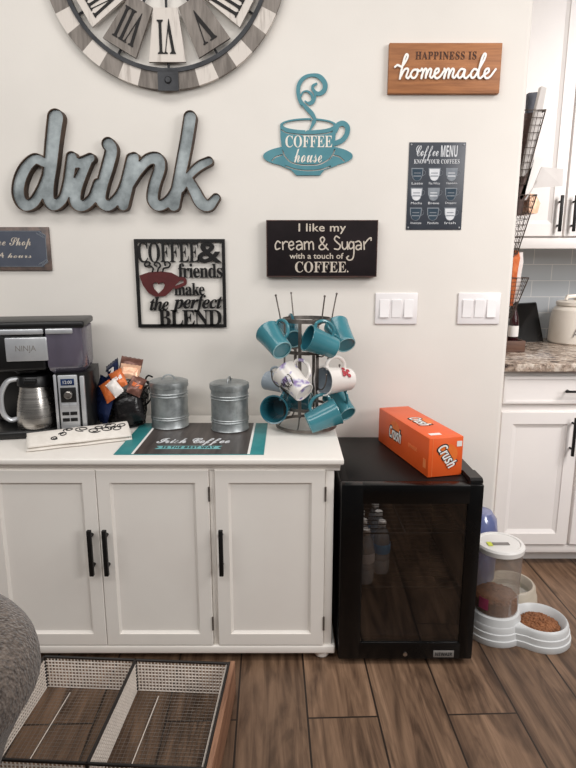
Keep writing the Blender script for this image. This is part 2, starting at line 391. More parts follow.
def letter(name, s, o, u, v, rect, depth, m, parent, spacing=1., offset=0.):
    return link(name, place_flat(text_mesh(s, spacing=spacing, offset=offset), o, u, v, rect, depth), m, parent, smooth=False)
UX, UZ = V((1, 0, 0)), V((0, 0, 1))
def wr(x0, y0, x1, y1, Y):
    """rectangle in (x,z) on the wall plane at Y, seen between those picture columns and rows"""
    ym, xm = (y0+y1)/2, (x0+x1)/2
    return (PY(x0, ym, Y).x, PY(xm, y1, Y).z, PY(x1, ym, Y).x, PY(xm, y0, Y).z)
def wtext(name, s, px, Y, depth, m, parent, spacing=1., offset=0.):
    return letter(name, s, (0, Y, 0), UX, UZ, wr(*px, Y), depth, m, parent, spacing, offset)

# signed distance shapes -> outlines
class Field:
    def __init__(s, x0, z0, x1, z1, h):
        s.xs = np.arange(x0, x1+h, h); s.zs = np.arange(z0, z1+h, h); s.h = h
        s.X, s.Z = np.meshgrid(s.xs, s.zs)
        s.f = np.full(s.X.shape, 1e3)
    def stroke_d(s, pts):
        d = np.full(s.X.shape, 1e3)
        for a, b in zip(pts, pts[1:]):
            ax, az, ar = a; bx, bz, br = b; dx, dz = bx-ax, bz-az; L = dx*dx+dz*dz+1e-12
            t = np.clip(((s.X-ax)*dx+(s.Z-az)*dz)/L, 0, 1)
            d = np.minimum(d, np.hypot(s.X-ax-t*dx, s.Z-az-t*dz)-(ar+t*(br-ar)))
        return d
    def poly_d(s, pts):
        d = np.full(s.X.shape, 1e3); ins = np.zeros(s.X.shape, bool); n = len(pts)
        for i in range(n):
            (ax, az), (bx, bz) = pts[i], pts[(i+1) % n]; dx, dz = bx-ax, bz-az; L = dx*dx+dz*dz+1e-12
            t = np.clip(((s.X-ax)*dx+(s.Z-az)*dz)/L, 0, 1); d = np.minimum(d, np.hypot(s.X-ax-t*dx, s.Z-az-t*dz))
            if abs(dz) > 1e-12:
                c = ((az > s.Z) != (bz > s.Z)) & (s.X < dx*(s.Z-az)/dz+ax); ins ^= c
        return np.where(ins, -d, d)
    def add(s, d): s.f = np.minimum(s.f, d)
    def cut(s, d): s.f = np.maximum(s.f, -d)
    def contours(s, level=0.):
        f = s.f-level; ins = f < 0
        nz, nx = f.shape; seg = {}
        c = ins[:-1, :-1].astype(int)+ins[:-1, 1:]*2+ins[1:, 1:]*4+ins[1:, :-1]*8
        def pt(e):
            k, i, j = e
            if k == 'h': a, b = f[j, i], f[j, i+1]; t = a/(a-b); return (s.xs[i]+t*s.h, s.zs[j])
            a, b = f[j, i], f[j+1, i]; t = a/(a-b); return (s.xs[i], s.zs[j]+t*s.h)
        T = {1: [(3, 0)], 2: [(0, 1)], 3: [(3, 1)], 4: [(1, 2)], 5: [(3, 2), (1, 0)], 6: [(0, 2)], 7: [(3, 2)], 8: [(2, 3)], 9: [(2, 0)], 10: [(0, 3), (2, 1)], 11: [(2, 1)], 12: [(1, 3)], 13: [(1, 0)], 14: [(0, 3)]}
        for j, i in zip(*np.nonzero((c > 0) & (c < 15))):
            E = (('h', i, j), ('v', i+1, j), ('h', i, j+1), ('v', i, j))
            for a, b in T[int(c[j, i])]: seg[E[a]] = E[b]
        out = []
        while seg:
            st = next(iter(seg)); loop = []; e = st
            while e in seg:
                nx_ = seg.pop(e); loop.append(pt(e)); e = nx_
            if len(loop) < 6: continue
            keep = [loop[0]]
            for k in range(1, len(loop)-1):      # drop nearly collinear points
                a, b, d = keep[-1], loop[k], loop[k+1]
                if abs((b[0]-a[0])*(d[1]-a[1])-(b[1]-a[1])*(d[0]-a[0])) > (s.h*.18)**2*2 or math.hypot(b[0]-a[0], b[1]-a[1]) > s.h*6: keep.append(b)
            if len(keep) > 3: out.append(keep)
        return out
def panel(name, F, Y, depth, m, parent, level=0., extra=None):
    polys = F.contours(level)
    if extra is not None: polys = polys+F.contours(extra)
    return link(name, place_flat(fill_mesh(polys, .01), (0, Y, 0), UX, UZ, None, depth), m, parent, smooth=False)
def zpts(pts, ox, oy, sc, Y, r=None):
    """picture tracing (crop offset + crop scale) to wall coordinates; radii in crop pixels"""
    out = []
    for p in pts:
        w = PY(ox+p[0]/sc, oy+p[1]/sc, Y); rr = p[2] if len(p) > 2 else (r or 0)
        out.append((w.x, w.z, rr/sc*(Y/FOC)*1.0))
    return out

# ================================================================== SETTING
bm = bm_new(); box(bm, (-3.2, -2.6, -.05), (3.4, YK+.1, 0)); struct('floor', bm, 'floor', smooth=False)
bm = bm_new()
prism(bm, [(-3.2, YW), (XE-.016, YW)]+arc(XE-.016, YW+.016, .016, .016, -90, 0, 6)+[(XE, YK), (-3.2, YK)], (0, 0, 0), (1, 0, 0), (0, 1, 0), (0, 0, 2.95))
struct('wall_front', bm, 'wall')
bm = bm_new(); box(bm, (XE, YK, 0), (3.4, YK+.1, 2.95)); struct('wall_back', bm, 'tile', smooth=False)
bm = bm_new(); box(bm, (.64, YW-.014, 0), (XE-.01, YW, .10), .004); struct('baseboard_front', bm, 'kitchen')

# ================================================================== WALL CLOCK
CC = V((-.420, YW, 2.327)); CR = .418
ck = thing('wall_clock', CC, 'large round wall clock with pale and grey wood plates and Roman numerals', 'clock')
def polar(r, a): return (CC.x+r*math.sin(a), CC.z+r*math.cos(a))   # a from 12 o'clock, clockwise
bm = bm_new()
nseg = 36
for k in range(nseg):
    a0, a1 = 2*PI*(k-.5)/nseg, 2*PI*(k+.5)/nseg
    mi = (0, 1, 0)[k % 3] if k % 6 < 3 else (1, 0, 1)[k % 3]
    po = [polar(CR-.058, a0), polar(CR-.058, (a0+a1)/2), polar(CR-.058, a1), polar(CR, a1), polar(CR, (a0+a1)/2), polar(CR, a0)]
    prism(bm, po, (0, YW-.012, 0), UX, UZ, (0, -.016, 0), mi)
obj('rim', bm, ['plankpale', 'plankgrey'], ck, smooth=False)
bm = bm_new()
for rr, w in ((CR-.062, .007), (.085, .007)):
    lathe(bm, [(rr-w, -.012), (rr+w, -.012), (rr+w, .012), (rr-w, .012), (rr-w, -.012)], (CC.x, YW-.022, CC.z), 96, Matrix.Rotation(PI/2, 4, 'X'))
obj('iron_ring', bm, 'darkiron', ck)
NUM = ['XII', 'I', 'II', 'III', 'IIII', 'V', 'VI', 'VII', 'VIII', 'IX', 'X', 'XI']
for k in range(12):
    a = 2*PI*k/12
    d = V((math.sin(a), 0, math.cos(a))); t = V((math.cos(a), 0, -math.sin(a)))
    bm = bm_new(); tube(bm, [CC+d*.08+V((0, -.016, 0)), CC+d*(CR-.055)+V((0, -.016, 0))], .0045, 6); obj('spoke', bm, 'darkiron', ck)
    o0 = CC+V((0, -.022, 0))
    bm = bm_new(); prism(bm, [(-.042, .160), (.042, .160), (.064, .330), (-.064, .330)], o0, t, d, (0, -.012, 0))
    pl = obj('numeral_plate', bm, ('plankpale', 'plankgrey')[k % 2], ck, smooth=False)
    w = {1: .012, 2: .031, 3: .040, 4: .046}[len(NUM[k])]
    if NUM[k] in 'VX': w = .027
    letter('numeral', BOLD(NUM[k]), o0+V((0, -.0125, 0)), t, d, (-w, .195, w, .305), .002, 'ink', pl)
bm = bm_new(); lathe(bm, [(0, 0), (.075, 0), (.08, .004), (.08, .018), (.07, .026), (0, .026)], (CC.x, YW-.004, CC.z), 40, Matrix.Rotation(PI/2, 4, 'X')); obj('hub', bm, 'darkiron', ck)
for nm, a, L, w in (('hour_hand', math.radians(305), .17, .012), ('minute_hand', math.radians(62), .27, .009)):
    d = V((math.sin(a), 0, math.cos(a))); t = V((math.cos(a), 0, -math.sin(a))); bm = bm_new()
    prism(bm, [(-w*.5, -.05), (w*.5, -.05), (w, L*.7), (0, L), (-w, L*.7)], CC+V((0, -.042, 0)), t, d, (0, -.003, 0)); obj(nm, bm, 'ink', ck, smooth=False)
for a in (0, PI/2, PI, 3*PI/2):
    d = V((math.sin(a), 0, math.cos(a))); t = V((math.cos(a), 0, -math.sin(a))); bm = bm_new()
    prism(bm, [(-.036, CR-.063), (.036, CR-.063), (.036, CR+.004), (-.036, CR+.004)], CC+V((0, -.026, 0)), t, d, (0, -.008, 0))
    c = CC+d*(CR-.03)+V((0, -.034, 0)); tube(bm, [c, c+V((0, -.006, 0))], [.013, .009], 12)
    obj('bracket', bm, 'darkiron', ck, smooth=False)

# ================================================================== "drink" letters
YD = YW-.038
dk = thing('word_sign', (PY(112, 165, YW).x, YW, PY(112, 165, YW).z), 'galvanised metal cursive word drink with a rusty raised rim on the wall', 'wall sign')
S = [
 [(108, 158, 11), (88, 150, 12), (64, 172, 14), (48, 208, 15), (46, 244, 15), (60, 268, 14), (84, 262, 13), (104, 230, 12), (120, 190, 12)],
 [(141, 44, 19), (134, 100, 18), (128, 160, 17), (121, 215, 16), (122, 252, 15), (136, 268, 14), (158, 254, 12), (170, 220, 12), (178, 176, 13), (182, 146, 13)],
 [(182, 146, 13), (190, 160, 12), (206, 158, 11), (230, 148, 11)],
 [(226, 152, 10), (208, 188, 13), (192, 230, 15), (192, 262, 15), (212, 270, 13), (236, 250, 12), (250, 214, 12)],
 [(276, 112, 15), (284, 128, 15), (274, 170, 15), (260, 220, 14), (256, 256, 14), (276, 270, 13), (300, 250, 12), (318, 216, 12), (336, 150, 13)],
 [(342, 148, 13), (332, 190, 14), (322, 235, 14), (314, 268, 14)],
 [(330, 216, 11), (352, 180, 12), (378, 152, 13), (402, 150, 14), (408, 172, 14), (394, 218, 14), (390, 254, 14), (406, 270, 13), (432, 256, 12), (450, 224, 11), (460, 180, 11)],
 [(486, 44, 15), (478, 96, 15), (468, 150, 15), (456, 208, 14), (444, 268, 15)],
 [(462, 226, 10), (486, 190, 10), (510, 168, 11), (534, 156, 10)],
 [(480, 200, 11), (498, 234, 14), (514, 262, 15), (534, 270, 13), (552, 250, 10)],
]
a, b = PY(2, 225, YD), PY(228, 98, YD)
F = Field(a.x, a.z, b.x, b.z, .0014)
for st in S: F.add(F.stroke_d([tuple(p) for p in crom(zpts(st, 0, 100, 2.56, YD), 5)]))
panel('rim', F, YW-.002, .034, 'rust', dk, .0016, -.0012)
panel('face_plate', F, YW-.002, .023, 'galvplate', dk, -.0008)

# ================================================================== teal coffee cup cut-out
YC = YW-.006; ox, oy, sc = 260, 65, 5.76
cp = thing('cup_sign', (PY(308, 125, YW).x, YW, PY(308, 125, YW).z), 'teal metal cut-out of a steaming coffee cup on a saucer with coffee house lettering', 'wall sign')
a, b = PY(258, 182, YC), PY(360, 68, YC)
F = Field(a.x, a.z, b.x, b.z, .0007)
Z2 = lambda pts: [(p[0], p[1]) for p in zpts(pts, ox, oy, sc, YC)]
SK = lambda pts, r=None: F.stroke_d([tuple(p) for p in crom(zpts([(p[0], p[1], (p[2]*.72 if len(p) > 2 else r)) for p in pts], ox, oy, sc, YC, r), 8)])
F.add(F.poly_d(Z2(arc(276, 525, 258, 66, 0, 360, 60))))
F.add(F.poly_d(Z2([(20, 512), (110, 575), (180, 605), (210, 636), (345, 636), (370, 605), (440, 580), (532, 512)])))
F.cut(SK([(132, 490), (140, 520), (175, 558), (230, 574), (280, 576), (340, 572), (395, 545), (420, 515), (430, 488)], 4))
F.cut(SK([(70, 550), (90, 530), (126, 518)], 4)); F.cut(SK([(424, 520), (455, 528), (484, 552)], 4))
F.cut(SK([(150, 582), (205, 600), (275, 608), (350, 602), (405, 584)], 3.5))
body = [(116, 340), (118, 420), (126, 480), (150, 525), (190, 556), (280, 568), (350, 562), (395, 535), (420, 495), (434, 420), (440, 340)]
F.add(F.poly_d(Z2(body))); F.add(F.poly_d(Z2(arc(278, 346, 162, 40, 0, 360, 50))))
F.cut(F.poly_d(Z2(arc(278, 346, 146, 30, 0, 360, 50))))
F.cut(SK([(122, 372), (160, 392), (278, 402), (390, 392), (436, 370)], 3))
F.add(SK([(432, 380), (450, 345), (480, 336), (504, 360), (498, 402), (470, 436), (430, 452)], 13))
for st in ([(284, 380, 4), (300, 350, 10), (312, 318, 16), (296, 280, 18), (262, 246, 18), (234, 210, 14), (220, 160, 14), (226, 110, 15), (256, 72, 13), (300, 58, 11), (344, 68, 16), (374, 108, 18), (368, 148, 17), (336, 166, 14), (308, 146, 11), (304, 122, 10), (324, 108, 8)],
           [(236, 176, 8), (250, 154, 5), (276, 152, 7), (300, 176, 10), (300, 206, 8), (276, 218, 7), (260, 208, 5)],
           [(308, 140, 8), (318, 180, 8), (306, 216, 8), (284, 226, 8)]):
    F.add(SK(st))
F.cut(SK([(240, 232, 3), (262, 266, 6), (290, 296, 6), (306, 318, 3)])); F.cut(SK([(262, 382, 3), (284, 350, 5), (296, 318, 4)]))
panel('cup_panel', F, YW-.003, .004, 'tealsign', cp)
for s_, px, f_ in (('COFFEE', (285.4, 135.5, 332.2, 147.5), BOLD), ('house', (294, 148.8, 322, 162.6), SCRIPT)):
    wtext('lettering', f_(s_), px, YW-.0072, .001, 'cream', cp)

# ================================================================== homemade wood sign
def board_sign(name, px, th, m, label, edge=None, bev=.002):
    r = wr(*px, YW-th); t = thing(name, ((r[0]+r[2])/2, YW, (r[1]+r[3])/2), label, 'wall sign')
    bm = bm_new(); box(bm, (r[0], YW-th, r[1]), (r[2], YW-.001, r[3]), bev); obj('board', bm, m, t)
    return t, r
t, r = board_sign('wooden_sign', (388.7, 42.7, 501, 93.4), .02, 'signwood', 'brown wooden plank sign with homemade in raised white script')
wtext('lettering', BOLD('HAPPINESS IS'), (415.5, 51.5, 476.5, 59.5), YW-.0205, .001, 'letterdark', t, 1.12)
ox, oy, sc = 380, 35, 4.43; Yh = YW-.024
a, b = PY(388, 84, Yh), PY(503, 50, Yh); F = Field(a.x, a.z, b.x, b.z, .0006)
mm = lambda d: [[(185+d, 150), (190+d, 162), (183+d, 192)], [(184+d, 182), (198+d, 152), (206+d, 156), (202+d, 190)], [(203+d, 182), (218+d, 152), (227+d, 156), (221+d, 182), (229+d, 190), (240+d, 176)]]
for st in [[(66, 142), (78, 134), (96, 140), (114, 116), (123, 94), (117, 86), (108, 104), (94, 160), (88, 194)], [(93, 182), (108, 154), (122, 150), (124, 160), (116, 184), (124, 192), (136, 178)],
           [(164, 154), (148, 156), (136, 174), (142, 190), (156, 188), (166, 168), (164, 154), (176, 160), (186, 152)]]+mm(0)+[[(240, 176), (258, 164), (258, 150), (247, 154), (240, 176), (248, 192), (264, 186), (284, 158)]]+mm(100)+[
           [(374, 154), (358, 152), (344, 172), (348, 190), (362, 184), (376, 156), (371, 182), (380, 192), (396, 178)],
           [(432, 156), (416, 152), (402, 172), (406, 190), (420, 184), (440, 148), (462, 108), (468, 86), (458, 88), (444, 130), (434, 178), (442, 192), (458, 180)],
           [(460, 178), (480, 164), (480, 150), (468, 154), (461, 176), (470, 192), (488, 184), (512, 152)]]:
    F.add(F.stroke_d([tuple(p) for p in crom(zpts(st, ox, oy, sc, Yh, 3.9), 6)]))
panel('script_lettering', F, YW-.0205, .006, 'offwhite', t)

# ================================================================== coffee menu tin sign
t, r = board_sign('tin_menu_sign', (407.7, 142.2, 463.7, 229.8), .003, 'menu', 'tall slate grey tin coffee menu sign with nine cup drawings', bev=.001)
Ym = YW-.0034
wtext('lettering', SCRIPT('Coffee'), (416, 145.5, 438.5, 161), Ym, .0006, 'chalk', t); wtext('lettering', SANSB('MENU'), (441, 145.5, 457.5, 157), Ym, .0006, 'chalk', t)
wtext('lettering', BOLD('KNOW YOUR COFFEES'), (414, 159.3, 459.5, 163.7), Ym, .0006, 'chalk', t, 1.1)
names = [['Latte', 'Flat White', 'Cappuccino'], ['Mocha', 'Breve', 'Doppio'], ['Americano', 'Macchiato', 'Irish']]
fills = [['chalkblue', 'chalk', 'chalkdim'], ['chalk', 'chalkdim', 'chalkblue'], ['chalkblue', 'chalkblue', 'chalk']]
for i in range(3):
    for j in range(3):
        cx = 417.2+17.2*j-.55*i*1.4; cy = 174.5+19.8*i
        r4 = wr(cx-6, cy-6.5, cx+6, cy+6.5, Ym); x0, z0, x1, z1 = r4; W_, H_ = x1-x0, z1-z0
        cup = lambda k, top: [(x0+W_*(.5-k*.5), z0+H_*top), (x0+W_*(.5-k*.46), z0+H_*.45*top)]+[(x0+W_*.5+W_*k*.40*math.cos(q), z0+H_*.36*top+H_*.36*math.sin(q)*top) for q in np.linspace(PI, 2*PI, 9)]+[(x0+W_*(.5+k*.46), z0+H_*.45*top), (x0+W_*(.5+k*.5), z0+H_*top)]
        bm = bm_new(); prism(bm, cup(1., 1.), (0, Ym, 0), UX, UZ, (0, -.0004, 0)); 
        tube(bm, [(x1-W_*.02, Ym, z0+H_*.85), (x1+W_*.18, Ym, z0+H_*.72), (x1+W_*.15, Ym, z0+H_*.5), (x1-W_*.08, Ym, z0+H_*.38)], .0007, 5)
        cupo = obj('cup_drawing', bm, 'chalkdim', t, smooth=False)
        bm = bm_new(); prism(bm, cup(.86, .90), (0, Ym-.0003, z0*.0+H_*.0+.001), UX, UZ, (0, -.0004, 0)); obj('cup_fill', bm, fills[i][j], cupo, smooth=False)
        bm = bm_new(); box(bm, (x0+W_*.18, Ym-.0011, z0+H_*.34), (x1-W_*.18, Ym-.0004, z0+H_*.42)); box(bm, (x0+W_*.22, Ym-.0011, z0+H_*.58), (x1-W_*.22, Ym-.0004, z0+H_*.64))
        obj('cup_stripe', bm, 'chalkdim' if fills[i][j] != 'chalkdim' else 'chalk', cupo, smooth=False)
        wtext('lettering', names[i][j], (cx-5.5, cy+7.6, cx+5.5, cy+10), Ym, .0005, 'chalk', t)
for sx in (0, 1):
    for sy in (0, 1):
        c = V(((r[0]+.008) if sx == 0 else (r[2]-.008), YW-.003, (r[1]+.008) if sy == 0 else (r[3]-.008))); bm = bm_new(); tube(bm, [c, c+V((0, -.003, 0))], [.0035, .002], 10); obj('nail', bm, 'silver', t)

# ================================================================== cream & sugar sign
t, r = board_sign('black_sign', (266.4, 220, 377.4, 276.8), .034, 'slate', 'black wooden block sign reading I like my cream and sugar', bev=.0015)
bm = bm_new(); e = .0012
for lo, hi in (((r[0], r[1]), (r[2], r[1]+.003)), ((r[0], r[3]-.003), (r[2], r[3])), ((r[0], r[1]), (r[0]+.003, r[3])), ((r[2]-.003, r[1]), (r[2], r[3]))):
    box(bm, (lo[0], YW-.0344, lo[1]), (hi[0], YW-.030, hi[1]))
obj('worn_edge', bm, 'slateedge', t, smooth=False)
Ys = YW-.0345
wtext('lettering', 'I like my', (298.5, 223.5, 346, 234), Ys, .0008, 'ivory', t, 1.05, .012)
wtext('lettering', 'with a touch of', (289.5, 253, 343.5, 258.8), Ys, .0008, 'ivory', t, 1., .012)
wtext('lettering', BOLD('COFFEE.'), (295, 261.5, 348.5, 272.5), Ys, .0008, 'ivory', t)
ox, oy, sc = 255, 210, 4.43
a, b = PY(273, 262, Ys), PY(373, 232, Ys); F = Field(a.x, a.z, b.x, b.z, .0006)
for st in [[(112, 145), (100, 138), (90, 155), (94, 174), (110, 170)], [(122, 142), (124, 174)], [(124, 152), (134, 140), (144, 142)], [(150, 158), (170, 154), (166, 140), (153, 144), (150, 162), (160, 176), (172, 168)],
           [(184, 142), (198, 138), (208, 150), (209, 174)], [(208, 154), (190, 156), (184, 168), (194, 176), (208, 166)], [(218, 142), (220, 174)], [(220, 150), (230, 140), (238, 148), (239, 174)], [(239, 150), (250, 140), (257, 148), (259, 174)],
           [(318, 152), (306, 172), (290, 174), (284, 162), (300, 146), (308, 130), (300, 120), (290, 128), (296, 146), (324, 176)],
           [(374, 124), (360, 116), (352, 130), (366, 146), (378, 158), (370, 174), (352, 172)], [(386, 142), (387, 164), (396, 174), (408, 162), (409, 142), (411, 174)], [(436, 146), (424, 140), (416, 156), (422, 172), (436, 162), (437, 142), (438, 190), (432, 216), (416, 222), (406, 212), (414, 204)],
           [(446, 142), (460, 138), (470, 150), (470, 174)], [(470, 156), (452, 158), (448, 170), (458, 176), (470, 166)], [(482, 140), (484, 174)], [(484, 152), (496, 136), (506, 126), (514, 124), (514, 134)]]:
    F.add(F.stroke_d([tuple(p) for p in crom(zpts(st, ox, oy, sc, Ys, 2.9), 6)]))
panel('lettering', F, Ys, .0008, 'ivory', t)

# ================================================================== Coffee & friends metal panel
r = wr(136, 239, 225.6, 327.4, YW-.012)
t = thing('metal_word_panel', ((r[0]+r[2])/2, YW, (r[1]+r[3])/2), 'square black metal cut-out panel about coffee and friends with a maroon cup', 'wall sign')
bm = bm_new(); fw = .012
for lo, hi in (((r[0], r[1]), (r[2], r[1]+fw)), ((r[0], r[3]-fw), (r[2], r[3])), ((r[0], r[1]+fw), (r[0]+fw, r[3]-fw)), ((r[2]-fw, r[1]+fw), (r[2], r[3]-fw))):
    box(bm, (lo[0], YW-.012, lo[1]), (hi[0], YW-.006, hi[1]))
obj('frame', bm, 'blackmetal', t, smooth=False)
ox, oy, sc = 130, 230, 5.76
cr = lambda q: tuple(v/sc+o for v, o in zip(q, (ox, oy, ox, oy)))
Yp = YW-.007
for s_, q, f_, of in (('COFFEE', (44, 70, 398, 188), BOLD, .0), ('&', (388, 68, 528, 190), BOLD, .02), ('friends', (278, 192, 532, 276), BOLD, .004), ('make', (256, 305, 430, 377), BOLD, .004), ('the', (114, 385, 224, 464), BOLDIT, .008), ('perfect', (244, 372, 534, 474), BOLDIT, .008), ('BLEND', (166, 460, 528, 552), BOLD, .004)):
    wtext('lettering', f_(s_), cr(q), Yp, .005, 'blackmetal', t, .92, of)
a, b = PY(136, 300, Yp), PY(190, 258, Yp); F = Field(a.x, a.z, b.x, b.z, .0006)
F.add(F.poly_d([(p[0], p[1]) for p in zpts([(56, 262), (110, 243), (180, 238), (240, 246), (284, 270), (270, 310), (236, 352), (206, 380), (148, 384), (110, 364), (76, 318)], ox, oy, sc, Yp)]))
F.add(F.stroke_d([tuple(p) for p in crom(zpts([(268, 300), (290, 280), (314, 284), (318, 306), (298, 318), (266, 330)], ox, oy, sc, Yp, 9), 6)]))
F.cut(F.poly_d([(p[0], p[1]) for p in zpts([(166, 366), (140, 338), (132, 316), (142, 302), (158, 302), (168, 314), (178, 302), (194, 302), (202, 316), (194, 338)], ox, oy, sc, Yp)]))
panel('maroon_cup', F, YW-.008, .005, 'maroon', t)
F = Field(a.x, a.z, b.x, b.z+.02, .0006)
for st in [[(130, 242), (134, 220), (112, 206), (92, 210), (86, 194), (102, 182), (116, 190), (112, 202)], [(160, 240), (164, 224), (176, 206), (166, 190), (150, 186), (142, 200), (154, 208)], [(190, 240), (196, 220), (222, 216), (232, 198), (220, 184), (202, 188), (204, 204)]]:
    F.add(F.stroke_d([tuple(p) for p in crom(zpts(st, ox, oy, sc, Yp, 4.2), 6)]))
panel('steam_curl', F, YW-.008, .005, 'blackmetal', t)

# ================================================================== shop plaque at the left edge
t, r = board_sign('shop_sign', (-62, 227, 49.8, 270.4), .012, 'shoptrim', 'dark blue grey plaque with ornate border at the left edge, coffee shop lettering', bev=.001)
bm = bm_new(); i_ = .012; x0, z0, x1, z1 = r[0]+i_, r[1]+i_*1.1, r[2]-i_, r[3]-i_*1.1; n_ = .014
po = []
for cx, cz, a0 in ((x1, z1, 270), (x0, z1, 360), (x0, z0, 90), (x1, z0, 180)):
    po += [(cx+n_*math.cos(math.radians(q)), cz+n_*math.sin(math.radians(q))) for q in np.linspace(a0, a0-90, 6)]
prism(bm, po, (0, YW-.0122, 0), UX, UZ, (0, -.0008, 0)); obj('field', bm, 'shopsign', t, smooth=False)
bm = bm_new()
for cx, cz, sx, sz in ((x1, z1, -1, -1), (x1, z0, -1, 1), (x0, z1, 1, -1), (x0, z0, 1, 1)):
    for k in range(5):
        tube(bm, [(cx+sx*(.004+.010*math.cos(q)*(1-q/7)+.005*k), YW-.0132, cz+sz*(.006+.010*math.sin(q)*(1-q/7)+.003*(4-k))) for q in np.linspace(0, 5.2, 12)], .0008, 5)
for zz in (z0+.002, z1-.002): tube(bm, [(x0+.02, YW-.013, zz), (x1-.02, YW-.013, zz)], .0008, 5)
for xx in (x0+.001, x1-.001): tube(bm, [(xx, YW-.013, z0+.02), (xx, YW-.013, z1-.02)], .001, 5)
obj('border_scroll', bm, 'chalkdim', t)
wtext('lettering', SCRIPT('Coffee Shop'), (-24, 237.5, 31, 249), YW-.0131, .0006, 'ivory', t); wtext('lettering', SCRIPT('Open ')+'24 '+SCRIPT('hours'), (-30, 252.5, 31.5, 260), YW-.0131, .0006, 'ivory', t)

# ================================================================== switch plates
def switch_plate(x, lit, label):
    t = thing('switch_plate', (x, YW, 1.1405), label, 'light switch', 'three-gang light switches')
    bm = bm_new(); box(bm, (x-.081, YW-.007, 1.1405-.060), (x+.081, YW-.0005, 1.1405+.060), .004, 3); obj('cover_plate', bm, 'switch', t)
    for k in (-1, 0, 1):
        cx = x+k*.0465; bm = bm_new(); box(bm, (cx-.0185, YW-.0085, 1.1405-.035), (cx+.0185, YW-.004, 1.1405+.035), .001); fr = obj('rocker_frame', bm, 'switch', t)
        s = 1 if k in lit else -1; b2 = bm_new()
        prism(b2, [(-.033, .0), (.033, .0), (.033, .0035-.0022*s), (0, .003), (-.033, .0035+.0022*s)], (cx-.0165, YW-.008, 1.1405), (0, 0, 1), (0, -1, 0), (.033, 0, 0)); obj('rocker', b2, 'switchpad', fr, smooth=False)
    return t
switch_plate(.4151, (-1, 1), 'white triple rocker switch plate nearer the mug rack')
switch_plate(.7321, (1,), 'white triple rocker switch plate nearest the wall corner')

# ================================================================== CONSOLE CABINET
t = thing('console_cabinet', (-.59, 1.96, 0), 'long white console cabinet with panelled doors and black bar handles under the coffee signs', 'cabinet')
XL, XR, YF, YB = -1.355, .145, 1.72, 2.205
bm = bm_new(); box(bm, (XL, YF+.003, .058), (XR, YB, .682), .002); obj('carcass', bm, 'console', t)
bm = bm_new(); box(bm, (XL-.026, 1.690, CT-.021), (XR+.028, YB+.012, CT), .006, 3); obj('worktop', bm, 'console', t)
bm = bm_new()
prof = [(1.722, .676), (1.712, .676), (1.710, .683), (1.706, .690), (1.700, .694), (1.699, .700), (1.722, .700)]
prism(bm, [(y, z) for y, z in prof], (XL-.018, 0, 0), (0, 1, 0), (0, 0, 1), (XR-XL+.036, 0, 0)); box(bm, (XR, 1.722, .676), (XR+.018, YB, .700), .003)
obj('cornice', bm, 'console', t)
bm = bm_new(); box(bm, (XL-.012, 1.706, .031), (XR+.012, YB, .060), .005, 3); obj('plinth', bm, 'console', t)
for x in (XL+.04, XR-.03):
    for y in (1.745, 2.16):
        bm = bm_new(); lathe(bm, [(0, 0), (.016, 0), (.024, .006), (.027, .016), (.024, .026), (.016, .031), (0, .031)], (x, y, .0), 24); obj('foot', bm, 'console', t)
for x0, x1 in ((XL, -1.322), (-.972, -.957), (-.2475, -.232), (.1185, XR)):
    bm = bm_new(); box(bm, (x0, YF-.004, .060), (x1, YF+.006, .681), .0012); obj('stile', bm, 'console', t)
def panel_door(name, x0, x1, z0, z1, yf, m, parent, rail=.042, top=.042, th=.020, rec=.009, bevw=.008):
    bm = bm_new()
    O = [(x0, z0), (x1, z0), (x1, z1), (x0, z1)]
    I = [(x0+rail, z0+top), (x1-rail, z0+top), (x1-rail, z1-top), (x0+rail, z1-top)]
    B = [(x0+rail+bevw, z0+top+bevw), (x1-rail-bevw, z0+top+bevw), (x1-rail-bevw, z1-top-bevw), (x0+rail+bevw, z1-top-bevw)]
    e = .002
    O1 = [(x0, z0), (x1, z0), (x1, z1), (x0, z1)]; O2 = [(x0+e, z0+e), (x1-e, z0+e), (x1-e, z1-e), (x0+e, z1-e)]
    L = [[bm.verts.new((x, y, z)) for x, z in P] for P, y in ((O1, yf+th), (O1, yf+e), (O2, yf), (I, yf), (I, yf+.003), (B, yf+rec))]
    for a, b in zip(L, L[1:]):
        for k in range(4): bm.faces.new((a[k], a[(k+1) % 4], b[(k+1) % 4], b[k]))
    bm.faces.new(L[0][::-1]); bm.faces.new(L[-1])
    return obj(name, bm, m, parent, angle=20)
def bar_handle(x, z0, z1, y, parent, r=.0055, horiz=False, out=.028):
    bm = bm_new()
    P = (lambda s, d: V((s, y-d, x))) if horiz else (lambda s, d: V((x, y-d, s)))
    a, b = P(z0, out), P(z1, out); lo = V((min(a.x, b.x), a.y, min(a.z, b.z))); hi = V((max(a.x, b.x), a.y, max(a.z, b.z)))
    e = V((0, r, r)) if horiz else V((r, r, 0)); box(bm, lo-e, hi+e, .002)
    for s in (z0+(z1-z0)*.17, z1-(z1-z0)*.17): tube(bm, [P(s, out), P(s, 0)], r*.8, 10)
    return obj('handle', bm, 'blackmetal', parent)
for x0, x1, hx, hz in ((-1.320, -.974, -1.295, 1.320), (-.955, -.6032, -.6255, -.955), (-.6012, -.249, -.578, -.249), (-.2305, .1170, -.212, .117)):
    d = panel_door('door', x0, x1, .063, .679, YF-.014, 'console', t)
    bar_handle(hx, .334, .490, YF-.014, d, .0068)
    hxx = x1+.001 if hx < (x0+x1)/2 else x0-.001
    for z in (.145, .600):
        bm = bm_new(); tube(bm, [(hxx, YF-.015, z-.024), (hxx, YF-.015, z+.024)], .0032, 8); obj('hinge', bm, 'bronze', d)

